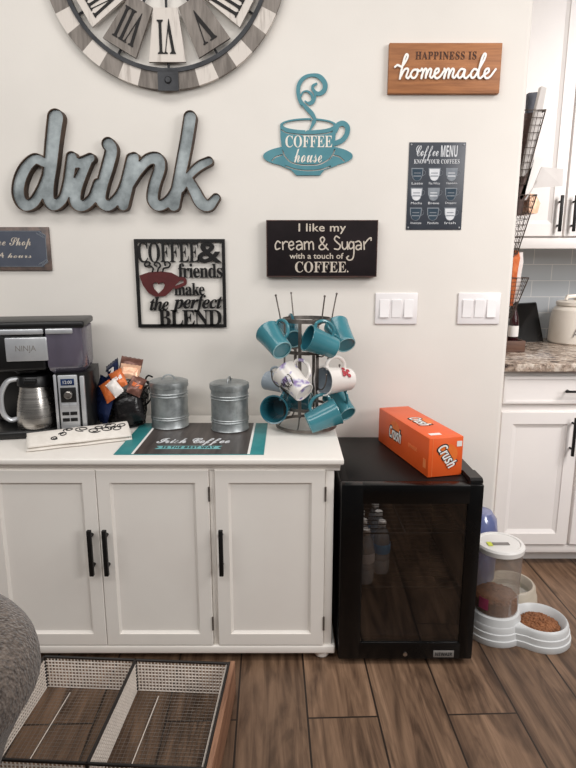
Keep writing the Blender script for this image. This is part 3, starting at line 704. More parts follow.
# ================================================================== MAT
x0, y0, x1, y1 = -.548, 1.728, -.076, 2.09
t = thing('counter_mat', ((x0+x1)/2, (y0+y1)/2, CT), 'flat mat with teal side bands and dark wood print on the console top', 'mat')
bm = bm_new(); box(bm, (x0, y0, CT+.0003), (x1, y1, CT+.003), .001); obj('mat_base', bm, 'tealmat', t)
bm = bm_new(); box(bm, (x0+.063, y0+.0008, CT+.003), (x1-.052, y1-.001, CT+.0036)); obj('dark_field', bm, 'matwood', t, smooth=False)
for xa in (x0+.055, x1-.052): 
    bm = bm_new(); box(bm, (xa, y0+.0008, CT+.003), (xa+.008, y1-.001, CT+.0038)); obj('white_line', bm, 'offwhite', t, smooth=False)
UY = V((0, 1, 0)); zt = CT+.0037
bm = bm_new(); prism(bm, [(-.43, 1.778), (-.216, 1.778), (-.228, 1.793), (-.216, 1.808), (-.43, 1.808), (-.418, 1.793)], (0, 0, zt), UX, UY, (0, 0, .0006)); obj('banner', bm, 'banner', t, smooth=False)
letter('lettering', SCRIPT('Irish Coffee'), (0, 0, zt), UX, UY, (-.44, 1.815, -.195, 1.895), .0006, 'chalk', t, .95, .01)
letter('lettering', SANSB('IS THE BEST WAY'), (0, 0, zt+.0006), UX, UY, (-.408, 1.783, -.238, 1.803), .0006, 'ink', t, 1.1)

# ================================================================== GALVANISED CANISTERS
def canister(x, y, rz, label):
    t = thing('canister', (x, y, CT+.004), label, 'canister', 'galvanised canisters', 0)
    R_ = .0665; h = .166; z = CT+.0042; bm = bm_new()
    prof = [(0, 0), (R_, 0), (R_+.002, .003), (R_, .006)]
    for zz in (.034, .042, .118, .128): prof += [(R_, zz-.003), (R_+.0025, zz), (R_, zz+.003)]
    prof += [(R_, h), (R_-.003, h), (R_-.003, .05), (0, .05)]
    lathe(bm, prof, (x, y, z), 48); obj('body', bm, 'galv', t)
    bm = bm_new(); lathe(bm, [(R_+.003, h-.018), (R_+.0045, h-.012), (R_+.003, h+.002), (R_-.006, h+.006), (R_-.02, h+.007), (0, h+.008)], (x, y, z), 48); lid = obj('lid', bm, 'galv', t)
    d = V((math.cos(rz), math.sin(rz), 0)); bm = bm_new(); c = V((x, y, z+h+.006))
    tube(bm, [c+d*(.022*math.cos(q))+V((0, 0, .018*math.sin(q))) for q in np.linspace(0, PI, 12)], .003, 8); obj('handle', bm, 'galv', lid)
canister(-.434, 2.055, math.radians(8), 'galvanised lidded canister beside the basket of snack packets')
canister(-.2095, 2.015, math.radians(82), 'galvanised lidded canister beside the mug rack')

# ================================================================== TOWEL
p0, p1 = V((-.832, 1.752, CT)), V((-.528, 1.880, CT)); du = (p1-p0).normalized(); dv = V((-du.y, du.x, 0)); L_ = (p1-p0).length
t = thing('tea_towel', (p0+p1)/2+dv*.045, 'folded white tea towel printed with black script on the counter edge', 'towel')
def towel_z(u, v, layer): return (.010+.030*math.sin(PI*(.04+.60*v))*(.85+.25*u) if layer else .0015+.020*math.sin(PI*(.02+.60*v)))+.003*math.sin(u*9+layer*2+v*3)*math.sin(PI*v)
bm = bm_new(); nu, nv = 28, 10; W_ = .104
for layer in range(2):
    g = []
    for i in range(nu+1):
        row = []
        for j in range(nv+1):
            u, v = i/nu, j/nv
            z = towel_z(u, v, layer)
            z = max(z, .001); e = .006*math.sin(u*14+layer)*(v-.5) + (.006 if layer else 0)*(1-2*v)
            row.append(bm.verts.new(p0+du*(u*L_*(1-.02*layer)+.003*layer+e*.4)+dv*(v*W_+e*.5)+V((0, 0, z))))
        g.append(row)
    for i in range(nu):
        for j in range(nv): bm.faces.new((g[i][j], g[i+1][j], g[i+1][j+1], g[i][j+1]))
tw = obj('cloth', bm, 'towel', t, angle=80)
md = tw.modifiers.new('thick', 'SOLIDIFY'); md.thickness = .003; md.offset = 1
bm = bm_new()
def curl(u, v, s, seed):
    rr = random.Random(seed); pts = []
    for k in range(14):
        q = k*.62+seed; pts.append(p0+du*(L_*u+s*math.cos(q)*(.4+.06*k))+dv*(W_*v+s*.8*math.sin(q)*(.4+.04*k))+V((0, 0, 0)))
        a_ = pts[-1]-p0; uu, vv = a_.dot(du)/L_, min(.98, max(.02, a_.dot(dv)/W_)); pts[-1].z = CT+towel_z(uu, vv, 1)+.0042
    return pts
for u, v, s, k in ((.26, .30, .007, 10), (.34, .42, .008, 1), (.40, .62, .010, 2), (.53, .55, .014, 3), (.64, .40, .012, 4), (.70, .60, .012, 5), (.76, .45, .012, 6), (.80, .65, .014, 7), (.86, .42, .012, 8), (.92, .55, .010, 9)):
    tube(bm, curl(u, v, s*1.55, k), .0017, 5)
obj('script_print', bm, 'ink', t)

# ================================================================== COFFEE MAKER
t = thing('coffee_maker', (-.84, 2.04, CT), 'black and silver drip coffee maker with smoky water reservoir at the left end', 'coffee maker')
cmk = t; x0, x1, yf, yb = -1.03, -.672, 1.925, 2.165
bm = bm_new(); box(bm, (x0, yf, CT+.0005), (x1, yb, CT+.030), .010, 3); obj('base', bm, 'black', t)
bm = bm_new(); box(bm, (x0, 2.075, CT+.03), (-.80, yb, 1.10), .008); obj('back_column', bm, 'black', t)
bm = bm_new(); box(bm, (x0, yf+.008, .955), (-.815, 2.10, 1.085), .012, 3); head = obj('brew_head', bm, 'black', t)
bm = bm_new(); lathe(bm, [(0, .0), (.04, .0), (.046, .006), (.046, .02), (0, .02)], (-.888, 2.005, .940), 28); obj('brew_basket', bm, 'black', head)
a, b = PY(10.5, 360, 1.925), PY(47.5, 336.5, 1.925)
bm = bm_new(); box(bm, (a.x, 1.924, a.z), (b.x, 1.934, b.z), .004, 3); bd = obj('badge', bm, 'silver', head)
letter('lettering', 'NINJA', (0, 1.924, 0), UX, UZ, (a.x+.032, a.z+.028, b.x-.036, b.z-.027), .0007, 'greysticker', bd)
bm = bm_new(); box(bm, (x0-.004, yf-.002, 1.098), (x1-.012, yb-.01, 1.122), .008, 3); cap = obj('top_cover', bm, 'black', t)
bm = bm_new(); box(bm, (x0, yf-.004, 1.080), (-.815, yf+.02, 1.098), .003); box(bm, (-.808, yf-.004, 1.080), (-.722, yf+.02, 1.098), .003); obj('silver_trim', bm, 'silver', cap)
# reservoir: rounded, ribbed
bm = bm_new(); ring = []
xa, xb, ya, yb2, rr = -.808, -.682, yf+.004, 2.12, .05
pts = arc(xb-rr, yb2-rr, rr, rr, 0, 90, 8)+[(xa, yb2), (xa, ya)]+arc(xb-rr, ya+rr, rr, rr, -90, 0, 12)
dense = []
for k in range(len(pts)):
    p, q = pts[k], pts[(k+1) % len(pts)]; n_ = max(1, int(math.hypot(q[0]-p[0], q[1]-p[1])/.006))
    dense += [(p[0]+(q[0]-p[0])*j/n_, p[1]+(q[1]-p[1])*j/n_) for j in range(n_)]
cx, cy = (xa+xb)/2, (ya+yb2)/2
zz = [(.945, .80), (.955, .93), (.972, 1.), (1.06, 1.01), (1.098, 1.015)]
R_ = [[bm.verts.new((cx+(x-cx)*s*(1+.006*(k % 3 == 0)), cy+(y-cy)*s*(1+.006*(k % 3 == 0)), z)) for k, (x, y) in enumerate(dense)] for z, s in zz]
for a_, b_ in zip(R_, R_[1:]):
    for k in range(len(a_)): bm.faces.new((a_[k], a_[(k+1) % len(a_)], b_[(k+1) % len(a_)], b_[k]))
bm.faces.new(R_[0][::-1])
obj('water_reservoir', bm, 'reservoir', t)
# control tower
bm = bm_new(); prism(bm, arc(-.723, yf+.055, .052, .055, -90, 0, 10)+[(-.671, 2.12), (-.79, 2.12), (-.79, yf)], (0, 0, CT+.03), UX, UY, (0, 0, .945-CT-.03)); tow = obj('control_tower', bm, 'black', t)
bm = bm_new(); box(bm, (-.795, yf-.006, CT+.02), (-.786, yf+.03, .942), .002); box(bm, (-.711, yf-.006, CT+.02), (-.696, yf+.02, .935), .003); obj('silver_strip', bm, 'silver', tow)
bm = bm_new(); box(bm, (-.781, yf-.008, CT+.024), (-.718, yf+.01, .940), .003); cpn = obj('control_panel', bm, 'silver', tow)
bm = bm_new(); box(bm, (-.772, yf-.0095, .905), (-.728, yf-.006, .928), .001); obj('display', bm, 'display', cpn)
bm = bm_new(); box(bm, (-.775, yf-.0095, .846), (-.724, yf-.006, .898), .002); obj('dial_plate', bm, 'black', cpn)
letter('lettering', '12:00', (0, yf-.0097, 0), UX, UZ, (-.764, .911, -.735, .922), .0006, 'chalk', cpn)
bm = bm_new(); lathe(bm, [(.014, 0), (.013, .012), (.011, .014), (0, .014)], (-.749, yf-.0095, .873), 24, Matrix.Rotation(PI/2, 4, 'X')); obj('dial', bm, 'steel', cpn)
for k, z in enumerate((.836, .808, .786)):
    for xk in ((-.774, -.751), (-.748, -.725)):
        bm = bm_new(); box(bm, (xk[0], yf-.011, z-.007), (xk[1], yf-.007, z+.005), .0015); obj('button', bm, 'silver' if k == 0 else 'black', cpn)
# carafe
t = thing('thermal_carafe', (-.905, 2.0, CT+.03), 'brushed steel thermal carafe with black collar standing in the coffee maker', 'carafe')
c = (-.905, 1.998, CT+.0305)
bm = bm_new(); lathe(bm, [(0, 0), (.062, 0), (.066, .006), (.067, .02), (.0655, .05), (.060, .09), (.052, .125), (.048, .146), (0, .146)], c, 48); obj('body', bm, 'steel', t)
bm = bm_new(); lathe(bm, [(.048, .143), (.056, .148), (.056, .168), (.050, .181), (.040, .185), (0, .185)], c, 40); lid = obj('collar_lid', bm, 'black', t)
bm = bm_new(); box(bm, (-.925, 1.935, c[2]+.160), (-.885, 1.955, c[2]+.176), .003); obj('spout', bm, 'black', lid)
bm = bm_new(); h = [tuple(p) for p in crom([(-.948, 1.99, c[2]+.170), (-.985, 1.975, c[2]+.165), (-1.008, 1.968, c[2]+.12), (-1.008, 1.968, c[2]+.06), (-.990, 1.975, c[2]+.03), (-.965, 1.985, c[2]+.03)], 6)]
tube(bm, h, .009, 10); obj('handle', bm, 'silver', t)
piv = V((-.735, 1.928, 0)); Rz = Matrix.Rotation(math.radians(11), 3, 'Z')
for o_ in (cmk, t): o_.location = piv+Rz @ (V(o_.location)-piv); o_.rotation_euler = (0, 0, math.radians(11))
t.location.x += .034

# ================================================================== SNACK BASKET AND PACKETS
bx, by = -.603, 2.088
t = thing('wire_basket', (bx, by, CT), 'black curly wire basket with a hooked handle, full of snack packets', 'basket')
def br(z): return .064+.028*min(1, max(0, z/.15))
bm = bm_new()
for z in (.004, .05, .10, .15): tube(bm, [(bx+br(z)*math.cos(q), by+br(z)*math.sin(q), CT+z) for q in np.linspace(0, 2*PI, 33)[:-1]], .0026, 6, closed=True)
for k in range(14):
    a = 2*PI*k/14; pts = []
    for j in range(13):
        z = .15*j/12; q = a+.22*math.sin(j*1.1+k); pts.append((bx+br(z)*math.cos(q), by+br(z)*math.sin(q), CT+.003+z))
    tube(bm, pts, .0020, 6)
obj('wire_body', bm, 'blackmetal', t)
bm = bm_new()
hp = crom([(bx+.064, by-.02, CT+.07), (bx+.095, by-.03, CT+.095), (bx+.108, by-.03, CT+.135), (bx+.086, by-.03, CT+.172), (bx+.095, by-.03, CT+.19), (bx+.112, by-.035, CT+.186)], 6)
tube(bm, [tuple(p) for p in hp], .0032, 8); obj('hook_handle', bm, 'blackmetal', t)
bm = bm_new(); lathe(bm, [(0, .002), (.058, .002), (.062, .01), (.084, .128), (.074, .142), (0, .145)], (bx, by, CT), 20)
for v in bm.verts: v.co += V((random.uniform(-1, 1), random.uniform(-1, 1), random.uniform(-.5, .5)))*.004
obj('lining_bag', bm, 'blackbag', t, angle=20)
def packet_mesh(w, h, t_, seed):
    rr = random.Random(seed); bm = bm_new(); nu, nv = 10, 12
    S2 = []
    for sgn in (1, -1):
        g = []
        for i in range(nu+1):
            row = []
            for j in range(nv+1):
                u, v = i/nu*2-1, j/nv*2-1
                b = max(0., (1-abs(u)**2.6))*max(0., 1-min(1, abs(v)/.86)**3)
                z = sgn*(t_*.5*math.sqrt(b)+.0006)+rr.uniform(-1, 1)*.0012*b+(.002*math.cos(i*PI) if abs(v) > .86 else 0)
                row.append(bm.verts.new((u*w/2*(1-.06*b), v*h/2, z)))
            g.append(row)
        S2.append(g)
        for i in range(nu):
            for j in range(nv): bm.faces.new((g[i][j], g[i+1][j], g[i+1][j+1], g[i][j+1]))
    bmesh.ops.remove_doubles(bm, verts=bm.verts, dist=.0003); return bm
def packet(name, m, size, loc, rot, seed, label, band=None):
    t = thing(name, loc, label, 'snack packet', 'packets in the wire basket')
    size = tuple(q*1.18 for q in size); obj('wrapper', packet_mesh(*size, seed), m, t, angle=40).data.transform(Matrix.Translation(V(loc)))
    if band:
        b = bm_new(); w, h, th = size
        for y_, hh in ((.0, h*.22),): 
            box(b, (-w*.36, y_-hh/2, th*.40), (w*.36, y_+hh/2, th*.52), .001)
        tl = t.location.copy(); t.location = (0, 0, 0); obj('printed_band', b, band, t); t.location = tl
    t.rotation_euler = rot; return t
packet('chip_bag', 'navybag', (.085, .135, .03), (bx-.060, by-.066, CT+.108), (math.radians(78), math.radians(12), math.radians(-38)), 1, 'dark navy foil bag hanging over the left side of the wire basket')
packet('snack_bar', 'navybag', (.055, .10, .025), (bx-.035, by-.03, CT+.195), (math.radians(50), math.radians(-35), math.radians(-20)), 2, 'navy foil packet poking up at the back of the wire basket', 'whitefoil')
packet('snack_bar', 'orangefoil', (.042, .062, .018), (bx-.034, by-.090, CT+.145), (math.radians(72), math.radians(-34), math.radians(-10)), 3, 'small burnt orange packet lowest on the front of the wire basket')
packet('snack_bar', 'orangefoil', (.042, .060, .018), (bx-.002, by-.070, CT+.185), (math.radians(58), math.radians(-28), math.radians(5)), 4, 'burnt orange packet higher up, below the peach packet', 'whitefoil')
packet('snack_bar', 'peachfoil', (.060, .048, .022), (bx+.034, by-.045, CT+.208), (math.radians(55), math.radians(10), math.radians(8)), 5, 'shiny peach packet on top of the wire basket')
packet('snack_bar', 'brownfoil', (.066, .05, .022), (bx+.030, by-.010, CT+.228), (math.radians(48), math.radians(12), math.radians(10)), 6, 'cocoa brown packet topmost at the back of the basket')
packet('snack_bar', 'whitefoil', (.034, .05, .014), (bx-.006, by-.104, CT+.160), (math.radians(70), math.radians(-40), math.radians(8)), 7, 'small white packet tucked between the two orange packets')
packet('chip_bag', 'blackbag', (.085, .10, .034), (bx+.028, by-.070, CT+.085), (math.radians(80), math.radians(-8), math.radians(14)), 8, 'crumpled black foil bag bulging from the front of the basket')
packet('snack_bar', 'brownfoil', (.045, .06, .016), (bx+.060, by-.066, CT+.160), (math.radians(70), math.radians(30), math.radians(25)), 9, 'cocoa brown packet at the right, beside the basket hook', 'orangefoil')

# ================================================================== MUG RACK
rx, ry = .067, 2.05
t = thing('mug_rack', (rx, ry, CT), 'round grey metal mug tree with three tiers of hooks on the console', 'mug rack')
def hoop(R_, z, h, w=.003):
    bm = bm_new(); lathe(bm, [(R_-w, z), (R_, z), (R_, z+h), (R_-w, z+h), (R_-w, z)], (rx, ry, 0), 56); return bm
for nm, R_, z, h in (('base_hoop', .112, CT+.006, .011), ('lower_hoop', .086, CT+.075, .010), ('middle_hoop', .086, 1.000, .012), ('upper_hoop', .086, 1.108, .014)): obj(nm, hoop(R_, z, h), 'bronze', t)
for a in (-108, -66, 20, 70, 118, 200):
    q = math.radians(a); d = V((math.cos(q), math.sin(q), 0)); s = V((-math.sin(q), math.cos(q), 0)); bm = bm_new(); c = V((rx, ry, 0))+d*.0845
    Mx = Matrix(((s.x, d.x, 0, c.x), (s.y, d.y, 0, c.y), (0, 0, 1, 0), (0, 0, 0, 1)))
    box(bm, (-.006, -.0015, CT+.055), (.006, .0015, 1.120), .0008, 1, Mx)
    tube(bm, [c+V((0, 0, CT+.06)), c+d*.012+V((0, 0, CT+.03)), c+d*.026+V((0, 0, CT+.012))], .003, 6); obj('upright', bm, 'bronze', t)
for a in (207, 297, 117, 27):
    q = math.radians(a); d = V((math.cos(q), math.sin(q), 0)); e = V((rx, ry, 0))+d*.086
    for k, z in enumerate((1.105, .995, .88)):
        if k: tip = [e+V((0, 0, z)), e+d*.03+V((0, 0, z+.005)), e+d*.05+V((0, 0, z+.03)), e+d*.054+V((0, 0, z+.06))]
        else: tip = [e+V((0, 0, z)), e+d*.016+V((0, 0, z+.008)), e+d*.022+V((0, 0, z+.035)), e+d*.036+V((0, 0, z+.098))]
        bm = bm_new(); tube(bm, [tuple(p) for p in crom([tuple(p) for p in tip], 5)], .0025, 7)
        b2 = bm_new(); bmesh.ops.create_uvsphere(b2, u_segments=10, v_segments=6, radius=.0042); merge(bm, b2, Matrix.Translation(tip[-1]))
        obj('hook', bm, 'bronze', t)

def mug_mesh(h=.100, r0=.033, r1=.043, w=.0035):
    bm = bm_new(); lathe(bm, [(0, .0025), (r0-.004, .0025), (r0-.003, 0), (r0-.0005, 0), (r0+.0005, .002), (r0+.001, .006), (r0+(r1-r0)*.35, h*.4), (r1-.001, h*.92), (r1+.001, h-.002), (r1, h), (r1-w, h-.001), (r1-w-.001, h*.9), (r0+(r1-r0)*.35-w, h*.4), (r0-w, .008), (0, .006)], n=40); return bm
def mug_handle(h=.100, r=.037):
    bm = bm_new(); pts = crom([(r-.004, 0, h*.86), (r+.016, 0, h*.90), (r+.030, 0, h*.72), (r+.030, 0, h*.48), (r+.014, 0, h*.26), (r-.008, 0, h*.22)], 6)
    tube(bm, [tuple(p) for p in pts], .0052, 10); return bm
def mug(px, py, Y, axis, hand, m, label, inner=None, scale=1., deco=None):
    c = PY(px, py, Y); z = V(axis).normalized(); x = V(hand); x = (x-z*x.dot(z)).normalized(); y = z.cross(x)
    t = thing('mug', (0, 0, 0), label, 'mug', 'mugs hanging on the rack')
    obj('cup', mug_mesh(), m, t); obj('handle', mug_handle(), m, t)
    bm = bm_new(); lathe(bm, [(.0285, .0004), (.0295, -.0006), (.0325, -.0006), (.0332, .0006), (.0285, .0006), (.0285, .0004)], n=36); obj('foot_ring', bm, 'glazepale' if m.startswith('teal') else 'china', t)
    if inner:
        bm = bm_new(); lathe(bm, [(.0385, .097), (.0375, .09), (.031, .04), (.026, .0095), (0, .0085)], n=40); obj('inside_glaze', bm, inner, t)
    if deco: deco(t)
    R3 = Matrix((x, y, z)).transposed(); R3 = R3.to_3x3()
    t.rotation_euler = R3.to_euler(); t.location = c-R3 @ V((0, 0, .05*scale)); t.scale = (scale,)*3
    return t
def script_print(t):
    bm = bm_new()
    for k in range(7):
        q0 = math.radians(200+k*14)
        tube(bm, [((.0405+.002*(zz/.1))*math.cos(q0+.12*math.sin(s*2.2)), (.0405+.002*(zz/.1))*math.sin(q0+.12*math.sin(s*2.2)), zz) for s, zz in ((s, .045+.018*math.cos(s*1.7+k)) for s in np.linspace(0, 3, 10))], .0011, 5)
    obj('script_print', bm, 'ink', t)
def red_print(t):
    bm = bm_new()
    for k, (a, zz) in enumerate(((300, .03), (312, .038), (325, .028), (318, .048), (305, .05), (335, .042))):
        q = math.radians(a); r_ = .0355+.012*zz/.1; b2 = bm_new(); bmesh.ops.create_uvsphere(b2, u_segments=10, v_segments=6, radius=.006); merge(bm, b2, Matrix.Translation((r_*math.cos(q), r_*math.sin(q), zz)) @ Matrix.Rotation(q, 4, 'Z') @ Matrix.Diagonal((.25, 1, 1, 1)))
    obj('red_print', bm, 'redink', t)
mug(275, 341, 1.965, (-.46, .72, .50), (.6, -.2, .8), 'teal', 'teal mug at the upper left of the rack, base facing out', None, 1.08)
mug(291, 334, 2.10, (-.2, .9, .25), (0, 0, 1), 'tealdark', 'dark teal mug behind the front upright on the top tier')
mug(321, 343, 1.955, (-.84, -.28, .36), (.25, 0, .9), 'teal', 'teal mug on the top tier with its open mouth turned left', 'tealdark', 1.08)
mug(341, 335, 2.05, (-.30, .74, .60), (-.7, 0, .7), 'teal', 'teal mug at the upper right, standing higher than its neighbour', None, 1.05)
mug(294, 382, 1.955, (-.60, .56, .52), (.6, -.1, .7), 'floral', 'white floral mug with black script on the middle tier', 'china', 1.14, script_print)
mug(336, 380, 1.985, (-.80, -.58, .06), (.1, 0, 1), 'china', 'white mug with a grey inside and red print, mouth turned left', 'mugblue', 1.2, red_print)
mug(276, 383, 2.125, (-.7, .6, .1), (.2, 0, 1), 'mugblue', 'pale grey blue mug half hidden at the back left of the middle tier', None, .85)
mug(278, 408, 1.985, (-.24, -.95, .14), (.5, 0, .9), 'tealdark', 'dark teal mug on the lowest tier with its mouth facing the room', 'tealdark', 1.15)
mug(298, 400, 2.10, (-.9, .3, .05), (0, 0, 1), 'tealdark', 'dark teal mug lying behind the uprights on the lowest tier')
mug(323, 417, 1.945, (.86, .12, .36), (-.5, 0, .9), 'teal', 'teal mug lowest of all, tilted with its base to the left', None, 1.12)
mug(340, 404, 2.06, (-.44, .66, .55), (-.3, .3, 1), 'teal', 'teal mug at the lower right with its round base facing out', None, 1.05)

# ================================================================== BEVERAGE FRIDGE
fx0, fx1, fy0, fy1, fz = .166, .611, 1.69, 2.205, .634
t = thing('beverage_fridge', ((fx0+fx1)/2, (fy0+fy1)/2, 0), 'black glass-door beverage fridge between the white console and the pet feeder', 'fridge')
w = .03; yd = fy0+.042
bm = bm_new()
box(bm, (fx0, yd, .02), (fx0+w, fy1, fz), .004); box(bm, (fx1-w, yd, .02), (fx1, fy1, fz), .004); box(bm, (fx0+w*.5, yd, fz-w), (fx1-w*.5, fy1, fz), .004); box(bm, (fx0+w*.5, yd, .02), (fx1-w*.5, fy1, .085), .004); box(bm, (fx0+w*.5, fy1-w, .04), (fx1-w*.5, fy1, fz-.01), .002)
obj('cabinet', bm, 'fridge', t)
bm = bm_new(); box(bm, (fx0+.006, yd-.004, .05), (fx0+w+.002, yd+.002, fz-.01)); box(bm, (fx1-w-.002, yd-.004, .05), (fx1-.006, yd+.002, fz-.01)); box(bm, (fx0+.006, yd-.004, fz-.034), (fx1-.006, yd+.002, fz-.008)); obj('door_gasket', bm, 'cavity', t, smooth=False)
bm = bm_new(); gx0, gx1, gz0, gz1 = fx0+.073, fx1-.048, .085, .572; dz0, dz1 = .022, fz+.002
box(bm, (fx0, fy0, dz0), (gx0, yd-.004, dz1), .005); box(bm, (gx1, fy0, dz0), (fx1, yd-.004, dz1), .005); box(bm, (gx0-.01, fy0, dz0), (gx1+.01, yd-.004, gz0), .005); box(bm, (gx0-.01, fy0, gz1), (gx1+.01, yd-.004, dz1), .005)
dr = obj('door', bm, 'blackgloss', t)
bm = bm_new(); box(bm, (gx0-.004, fy0+.006, gz0-.004), (gx1+.004, fy0+.012, gz1+.004)); obj('glass', bm, 'glass', dr, smooth=False)
a, b = PY(433, 657, fy0), PY(454, 650.5, fy0)
bm = bm_new(); box(bm, (a.x, fy0-.002, a.z), (b.x, fy0+.001, b.z), .001); bd = obj('logo_plate', bm, 'greysticker', dr)
letter('lettering', SANSB('NEWAIR'), (0, fy0-.0022, 0), UX, UZ, (a.x+.006, a.z+.006, b.x-.006, b.z-.006), .0006, 'ink', bd)
a = PY(405, 654, fy0); bm = bm_new(); tube(bm, [a+V((0, .001, 0)), a+V((0, -.003, 0))], .007, 18); obj('lock', bm, 'steel', dr)
bm = bm_new(); prism(bm, [(0, 0), (.24, 0), (.24, .005), (.10, .008), (.085, .014), (.010, .016), (0, .010)], (fx1-.040, fy0+.012, fz+.0022), (0, 1, 0), (0, 0, 1), (.039, 0, 0)); obj('hinge_cover', bm, 'black', t, smooth=False)
for z in (.245, .440):
    bm = bm_new()
    for y in np.linspace(yd+.03, fy1-.06, 13): tube(bm, [(fx0+w, y, z), (fx1-w, y, z)], .0017, 6)
    for x in (fx0+w+.004, (fx0+fx1)/2, fx1-w-.004): tube(bm, [(x, yd+.03, z-.003), (x, fy1-.05, z-.003)], .0025, 6)
    tube(bm, [(fx0+w, yd+.028, z), (fx1-w, yd+.028, z)], .003, 8); obj('wire_shelf', bm, 'blackmetal', t)
for x in (fx0+.03, fx1-.03):
    for y in (fy0+.07, fy1-.04):
        bm = bm_new(); lathe(bm, [(0, 0), (.014, 0), (.014, .012), (.009, .022), (0, .022)], (x, y, 0), 16); obj('foot', bm, 'black', t)
# bottles
def bottle(label_mat):
    t = thing('water_bottle', (0, 0, 0), '', 'bottle', 'water bottles in the fridge')
    bm = bm_new(); lathe(bm, [(0, .004), (.014, .0), (.027, .004), (.030, .012), (.030, .05), (.028, .054), (.030, .058), (.030, .072), (.0285, .078), (.0295, .082), (.0295, .112), (.028, .118), (.029, .125), (.022, .155), (.0125, .172), (.0115, .180)], n=28); obj('body', bm, 'bottle', t)
    bm = bm_new(); lathe(bm, [(.0305, .080), (.0309, .082), (.0309, .112), (.0305, .114)], n=28); obj('label_band', bm, label_mat, t)
    bm = bm_new(); lathe(bm, [(.0135, .176), (.0138, .178), (.0138, .191), (.0125, .193), (0, .193)], n=20); obj('cap', bm, 'offwhite', t)
    return t
bz = .2475
ba, bb = bottle('bottlelabel'), bottle('bottlelabelw')
spots = [(bb, .262, 1.790, 'white-labelled water bottle at the front left of the fridge shelf'), (ba, .326, 1.855, 'water bottle with a pale blue label in the fridge, second row'), (ba, .262, 1.865, 'blue-labelled water bottle standing behind the white-labelled one in the fridge'),
         (bb, .326, 1.935, 'white-labelled water bottle behind the blue-labelled one in the fridge'), (ba, .262, 1.940, 'blue-labelled water bottle third back along the left fridge wall'), (ba, .326, 2.015, 'blue-labelled water bottle at the back of the fridge shelf')]
used = set()
for src, x, y, lb in spots:
    if src.name not in used: used.add(src.name); src.location = (x, y, bz); src['label'] = lb
    else: dup(src, (x, y, bz), label=lb)

# ================================================================== SODA CARTON
A_, B_ = V((.4475, 1.752, fz+.0)), V((.349, 2.160, fz+.0))
ax = (B_-A_).normalized(); cx_ = V((ax.y, -ax.x, 0)); Lb, Wb, Hb = .412, .121, .131
A_.z = fz+.0022
t = thing('soda_carton', A_+ax*Lb/2+cx_*Wb/2, 'orange twelve-can soda carton lying on top of the black fridge', 'soda box')
bm = bm_new(); Mx = Matrix(((cx_.x, ax.x, 0, A_.x), (cx_.y, ax.y, 0, A_.y), (0, 0, 1, A_.z), (0, 0, 0, 1)))
box(bm, (0, 0, 0), (Wb, Lb, Hb), .0025, 2, Mx); obj('carton', bm, 'crush', t)
def crush(o, u, v, s, rot=0., k=1.):
    """logo with its fruit, centred at o"""
    o, u, v = V(o), V(u), V(v); n = u.cross(v).normalized(); c, q = math.cos(rot), math.sin(rot); u2, v2 = u*c+v*q, v*c-u*q
    bm = bm_new(); prism(bm, arc(-s*.05, s*.10, s*.40, s*.36, 0, 350, 28), o, u2, v2, n*.0006); obj('fruit_print', bm, 'crushfruit', t, smooth=False)
    word = SANSBI('Crush')
    letter('logo_outline', word, o+n*.0007, u2, v2, (-s*.53, -s*.25, s*.53, s*.27), .0005, 'ink', t, .95, .055)
    letter('logo', word, o+n*.0013, u2, v2, (-s*.485, -s*.205, s*.485, s*.225), .0005, 'offwhite', t, .95, .0)
mid = A_+V((0, 0, Hb/2))
crush(A_+ax*(Lb*.62)+V((0, 0, Hb*.54))-cx_*.0003, -ax, UZ, .105)                                   # long side
crush(A_+cx_*(Wb*.54)+V((0, 0, Hb*.52))-ax*.0003, cx_, UZ, .085, math.radians(-58))                # front end
crush(A_+ax*(Lb*.46)+cx_*(Wb*.5)+V((0, 0, Hb+.0003)), -ax, cx_, .105)                               # top
letter('lettering', SANSB('ORANGE'), A_-cx_*.0004, -ax, UZ, (-Lb*.36, Hb*.46, -Lb*.20, Hb*.56), .0005, 'crushlight', t)
for o, u, v, rc in ((A_-cx_*.0004, -ax, UZ, (-.034, .026, -.014, .056)), (A_-ax*.0004, cx_, UZ, (.098, .098, .116, .116)), (A_+V((0, 0, Hb+.0003)), cx_, ax, (.02, .03, .06, .05))):
    bm = bm_new(); n = V(u).cross(V(v)); prism(bm, [(rc[0], rc[1]), (rc[2], rc[1]), (rc[2], rc[3]), (rc[0], rc[3])], o, u, v, n*.0005); obj('print_block', bm, 'crushlight' if rc[3] == .056 else 'paper', t, smooth=False)
bm = bm_new(); prism(bm, [(.006, .02), (.115, .02), (.115, .0215), (.006, .0215)], A_+V((0, 0, Hb+.0002)), cx_, ax, V((0, 0, .0004))); prism(bm, [(0, .002), (.0012, .002), (.0012, Hb-.002), (0, Hb-.002)], A_-ax*.0003+cx_*.0135, cx_, UZ, -ax*.0004); obj('flap_seam', bm, 'crushlight', t, smooth=False)

# ================================================================== PET FEEDER
hx, hy, bx2, by2 = .748, 1.878, .900, 1.848
t = thing('pet_feeder', (.82, 1.86, 0), 'pale grey gravity pet feeder with clear hopper and a full kibble bowl', 'pet feeder')
def outline(r1, r2):
    d = V((bx2-hx, by2-hy)); L2 = d.length; an = math.atan2(d.y, d.x); pts = []
    for q in np.linspace(an+math.radians(50), an+math.radians(310), 28): pts.append((hx+r1*math.cos(q), hy+r1*math.sin(q)))
    for q in np.linspace(an-math.radians(125), an+math.radians(125), 28): pts.append((bx2+r2*math.cos(q), by2+r2*math.sin(q)))
    return pts
bm = bm_new(); lv = []
for z, g in ((0, .004), (.004, .006), (.022, .005), (.024, .001), (.044, .0), (.046, -.004), (.064, -.005), (.070, -.008), (.074, -.012)):
    lv.append([bm.verts.new((x, y, z)) for x, y in outline(.098+g, .101+g)])
n_ = len(lv[0])
